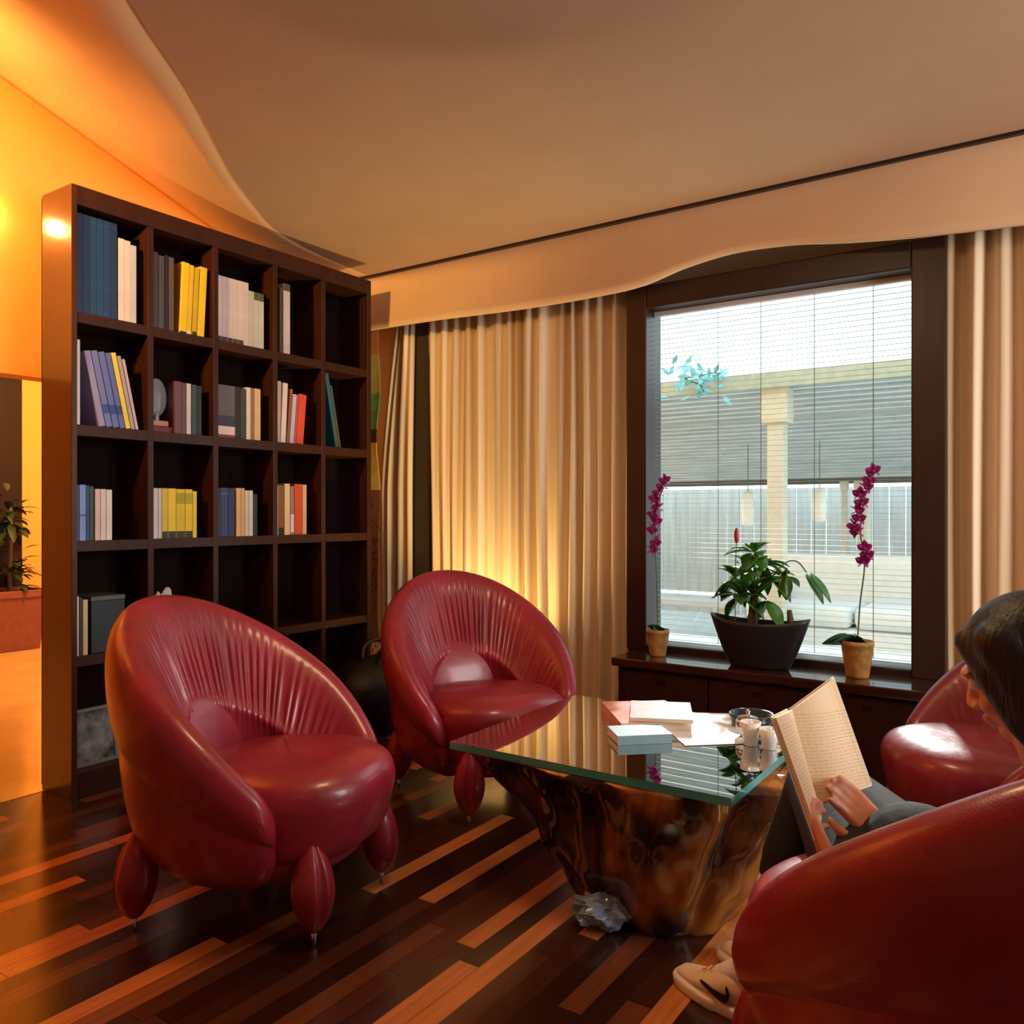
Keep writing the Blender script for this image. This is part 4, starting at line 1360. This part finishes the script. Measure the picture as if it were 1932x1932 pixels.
# ------------------------------------------------------------------ the reader
P = thing('person', 'person with long black hair sitting in the red armchair reading an open book', 'person')
V = Vector
hipc = V((-0.255, 1.650, 0.46))
lv = V((-0.54, -0.84, 0)).normalized()
hipL, hipR = hipc + lv*0.075, hipc - lv*0.075
kneeL, kneeR = V((-0.500, 1.980, 0.515)), V((-0.440, 2.060, 0.480))
ankL, ankR = V((-0.610, 1.848, 0.105)), V((-0.560, 2.010, 0.100))
neck = V((-0.010, 1.590, 0.735))
head = V((-0.060, 1.612, 0.884))
fdir = V((-0.90, 0.05, -0.40)).normalized()
shc = V((0.000, 1.575, 0.635))
shL, shR = shc + lv*0.140, shc - lv*0.120
elL, elR = V((-0.20, 1.490, 0.465)), V((-0.125, 1.620, 0.440))
wrL, wrR = V((-0.345, 1.520, 0.510)), V((-0.290, 1.660, 0.545))
HS = 0.97
m = MB()
# torso, neck
m.cone(hipc, hipc.lerp(shc, 0.5), 0.095, 0.085).cone(hipc.lerp(shc, 0.45), shc, 0.085, 0.080)
m.cone(hipL, hipR, 0.095, 0.095).cone(shL, shR, 0.06, 0.06).cone(neck - V((0, 0, 0.02)), head - V((0, 0, 0.04)), 0.05, 0.048)
for h_, k_, a_, s_, e_, w_ in ((hipL, kneeL, ankL, shL, elL, wrL), (hipR, kneeR, ankR, shR, elR, wrR)):
    m.cone(h_, k_, 0.082, 0.054).cone(k_, k_.lerp(a_, 0.35), 0.052, 0.050).cone(k_.lerp(a_, 0.35), a_, 0.050, 0.034)
    m.cone(a_, a_ + V((-0.115, 0.035, -0.065)), 0.030, 0.018)
    m.cone(s_, e_, 0.050, 0.038).cone(e_, w_, 0.038, 0.025)
# head
side = fdir.cross(V((0, 0, 1))).normalized()
upv = side.cross(fdir).normalized()
HM = Matrix((side, fdir, upv)).transposed()*HS      # columns: right, front, up
def hp(x, y, z):
    return head + HM @ V((x, y, z))
m.ell(hp(0, -0.012, 0.03), 0.072, 0.092, 0.088, HM)
m.ell(hp(0, 0.022, -0.03), 0.058, 0.066, 0.080, HM)
m.ell(hp(0, 0.055, -0.082), 0.032, 0.030, 0.026, HM)          # chin
m.cone(hp(0, 0.086, 0.012), hp(0, 0.104, -0.024), 0.009, 0.011)  # nose
m.ell(hp(0.014, 0.096, -0.030), 0.010, 0.011, 0.008, HM); m.ell(hp(-0.014, 0.096, -0.030), 0.010, 0.011, 0.008, HM)
m.ell(hp(0, 0.090, -0.052), 0.022, 0.011, 0.006, HM); m.ell(hp(0, 0.087, -0.063), 0.020, 0.011, 0.007, HM)   # lips
m.ell(hp(0, 0.082, 0.030), 0.055, 0.018, 0.012, HM)           # brow
for s in (-1, 1):
    m.ell(hp(s*0.074, -0.005, -0.005), 0.010, 0.020, 0.032, HM)   # ears
    m.ell(hp(s*0.038, 0.064, -0.028), 0.024, 0.026, 0.022, HM)    # cheeks
# hands: palm, four fingers of different length, thumb
def hand(w, out, across, pl, curl, thumb_side):
    """w wrist, out = direction of the palm, across = from index to little finger, curl = palm side"""
    out, across, curl = V(out).normalized(), V(across).normalized(), V(curl).normalized()
    for k in range(4):
        f = (k - 1.5)/1.5
        kn = w + out*(0.078 - 0.006*abs(f)) + across*f*0.027
        m.cone(w + across*f*0.014, kn, 0.014, 0.0105)
        ln = (0.068, 0.076, 0.070, 0.054)[k]
        d1 = (out*0.80 + curl*0.60).normalized()
        d2 = (out*0.15 + curl*1.0).normalized()
        d3 = (out*-0.5 + curl*0.85).normalized()
        a = kn + d1*ln*0.46; b = a + d2*ln*0.31; c = b + d3*ln*0.23
        m.cone(kn, a, 0.0095, 0.0085).cone(a, b, 0.0085, 0.0075).cone(b, c, 0.0075, 0.0062)
    tb_ = w + out*0.022 - across*0.022
    td = (out*0.62 - across*0.75 + curl*0.15).normalized()
    t1 = tb_ + td*0.040; t2 = t1 + (out*0.95 - across*0.15 + curl*0.2).normalized()*0.032; t3 = t2 + (out*0.9 + across*0.15).normalized()*0.022
    m.cone(tb_, t1, 0.014, 0.011).cone(t1, t2, 0.011, 0.0095).cone(t2, t3, 0.0095, 0.007)
bup = (S1 - S0).normalized()
# left hand carries the left cover from behind, thumb on the page edge; right hand holds the gutter foot
hand(wrL, (L0.lerp(S0, 0.2) + bup*0.02) - wrL - nl*0.01, (S0 - L0)*-1 + bup*0.4, 0.08, nl*0.3 + (S0 - L0).normalized()*0.8, 1)
hand(wrR, (S0.lerp(R0, 0.35) + bup*0.02) - wrR, (R0 - S0) + bup*0.2, 0.08, nr*0.2 + (S0 - R0).normalized()*0.5 + bup*0.4, 1)
m.build('body', M_SKIN, P, smooth=True, remesh=0.0045)
for s in (-1, 1):
    MB().ell(hp(s*0.031, 0.079, 0.008), 0.012, 0.012, 0.012).build('eye', M_WHITE, P, smooth=True)
# hair: cap plus long falls
m = MB()
m.ell(hp(0, -0.020, 0.042), 0.090, 0.106, 0.094, HM)
m.ell(hp(0, -0.055, 0.0), 0.088, 0.078, 0.115, HM)
for s in (-1, 1):
    m.cone(hp(s*0.062, 0.010, 0.06), hp(s*0.080, 0.004, -0.05), 0.044, 0.038)
    m.cone(hp(s*0.080, 0.004, -0.05), hp(s*0.080, -0.020, -0.17), 0.038, 0.030)
    m.cone(hp(s*0.080, -0.020, -0.17), hp(s*0.075, -0.05, -0.27), 0.030, 0.022)
    m.cone(hp(s*0.030, 0.060, 0.080), hp(s*0.066, 0.048, 0.020), 0.024, 0.022)
    m.cone(hp(s*0.066, 0.048, 0.020), hp(s*0.078, 0.030, -0.065), 0.024, 0.026)
    m.cone(hp(s*0.078, 0.030, -0.065), hp(s*0.080, 0.000, -0.15), 0.026, 0.024)
    m.cone(hp(s*0.04, -0.075, 0), hp(s*0.05, -0.08, -0.28), 0.062, 0.036)
m.ell(hp(0, 0.042, 0.058), 0.066, 0.044, 0.050, HM)
m.cone(hp(0, -0.08, 0), hp(0, -0.09, -0.29), 0.060, 0.036)
hr = m.build('hair', M_HAIR, P, smooth=True, remesh=0.005)
hr.modifiers['smooth'].iterations = 16
# slate top
m = MB()
m.cone(hipc + V((0, 0, 0.01)), hipc.lerp(shc, 0.5), 0.103, 0.093).cone(hipc.lerp(shc, 0.45), shc, 0.093, 0.088).cone(shL, shR, 0.066, 0.066)
m.cone(shL, elL, 0.060, 0.048).cone(elL, elL.lerp(wrL, 0.45), 0.048, 0.040)
m.cone(shR, elR, 0.060, 0.048).cone(elR, elR.lerp(wrR, 0.80), 0.048, 0.036)
m.build('sweater', M_SLATE, P, smooth=True, remesh=0.006)
m = MB()
m.cone(hipL, hipR, 0.104, 0.104).cone(hipc, hipc + V((0.02, 0, 0.05)), 0.11, 0.108)
for h_, k_, a_ in ((hipL, kneeL, ankL), (hipR, kneeR, ankR)):
    m.cone(h_, k_, 0.094, 0.064).cone(k_, k_.lerp(a_, 0.4), 0.062, 0.060).cone(k_.lerp(a_, 0.4), k_.lerp(a_, 0.48), 0.058, 0.054)
m.build('trousers', M_BLKCLOTH, P, smooth=True, remesh=0.006)
for k_, a_ in ((kneeL, ankL), (kneeR, ankR)):
    MB().cone(k_.lerp(a_, 0.44), a_, 0.050, 0.039).cone(a_, a_ + V((-0.10, 0.03, -0.060)), 0.037, 0.020).build('sock', M_SOCK, P, smooth=True, remesh=0.005)
# sneakers
def shoe(a_, toe_dir):
    toe_dir = V((toe_dir[0], toe_dir[1], 0)).normalized()
    lt = V((-toe_dir.y, toe_dir.x, 0))
    heel = V((a_.x, a_.y, 0)) - toe_dir*0.055
    def sp(u, v, z):
        return heel + toe_dir*u + lt*v + V((0, 0, z))
    L = 0.255
    hw = lambda u: 0.036 + 0.012*math.sin(PI*min(1, max(0, (u - 0.05)/0.95)))*1.0 if u < 0.97 else 0.03
    rings = []
    for i in range(25):
        u = i/24
        w = 0.046*(math.sin(PI*(0.12 + 0.80*u))**0.55)*(1.0 if u < 0.35 else 1.06)
        w *= 0.86 + 0.14*math.sin(PI*u)
        if i in (0, 24):
            w *= 0.5
        top = 0.105 - 0.055*max(0, min(1, (u - 0.30)/0.45)) if u < 0.75 else 0.050 - 0.012*(u - 0.75)/0.25
        if i in (0, 24):
            top *= 0.75
        ring = []
        for j in range(20):
            a = 2*PI*j/20
            c, s = math.cos(a), math.sin(a)
            zz = 0.022 + (top - 0.022)*(0.5 + 0.5*math.copysign(abs(s)**0.8, s))
            ring.append(sp(u*L, w*math.copysign(abs(c)**0.7, c)*(1 - 0.25*max(0, s)), zz))
        rings.append(ring)
    sh = MB().loft(rings).build('shoe', M_SHOE, P, smooth=True, bevel=0)
    rings = []
    for z, g in ((0.0, 0.98), (0.006, 1.03), (0.020, 1.04), (0.028, 1.0)):
        ring = []
        for j in range(48):
            a = 2*PI*j/48
            u = 0.5 - 0.5*math.cos(a)
            w = 0.050*abs(math.sin(a))**0.7*(0.94 if u < 0.45 else 1.06)
            ring.append(sp(L*(0.5 + (u - 0.5)*1.03*g), math.copysign(w*g, math.sin(a)), z))
        rings.append(ring)
    MB().loft(rings).build('sole', M_WHITE, sh, smooth=True)
    # the dark curved tick on each side
    for s in (-1, 1):
        m = MB()
        pts = [(0.085, 0.070), (0.078, 0.052), (0.088, 0.043), (0.115, 0.046), (0.155, 0.056)]
        pc = catmull([(u, z, 0) for u, z in pts], 20)
        rows = []
        for i, q in enumerate(pc):
            t = i/19
            hw_ = 0.0075*math.sin(PI*min(0.98, 0.12 + t*0.86)) + 0.0015
            u = q.x/L
            w = 0.046*(math.sin(PI*(0.12 + 0.80*u))**0.55)*1.06*(0.86 + 0.14*math.sin(PI*u)) + 0.002
            rows.append([sp(q.x, s*w*0.985, q.y - hw_), sp(q.x, s*w*0.93, q.y + hw_)])
        m.loft(rows, caps=False, closed=False)
        m.build('tick_mark', M_BLACK, sh, solid=0.003)
    m = MB()
    for k in range(4):
        u = 0.095 + k*0.020
        zt = 0.103 - 0.055*max(0, min(1, (u/L - 0.30)/0.45)) + 0.002
        m.tube([sp(u, -0.022, zt - 0.006), sp(u + 0.004, 0, zt + 0.003), sp(u + 0.008, 0.022, zt - 0.006)], 0.003, 6)
    m.build('laces', M_WHITE, sh, smooth=True)
shoe(ankL, (-0.957, 0.29))
shoe(ankR, (-0.957, 0.29))
reroot(P, (-0.2, 1.66, 0))
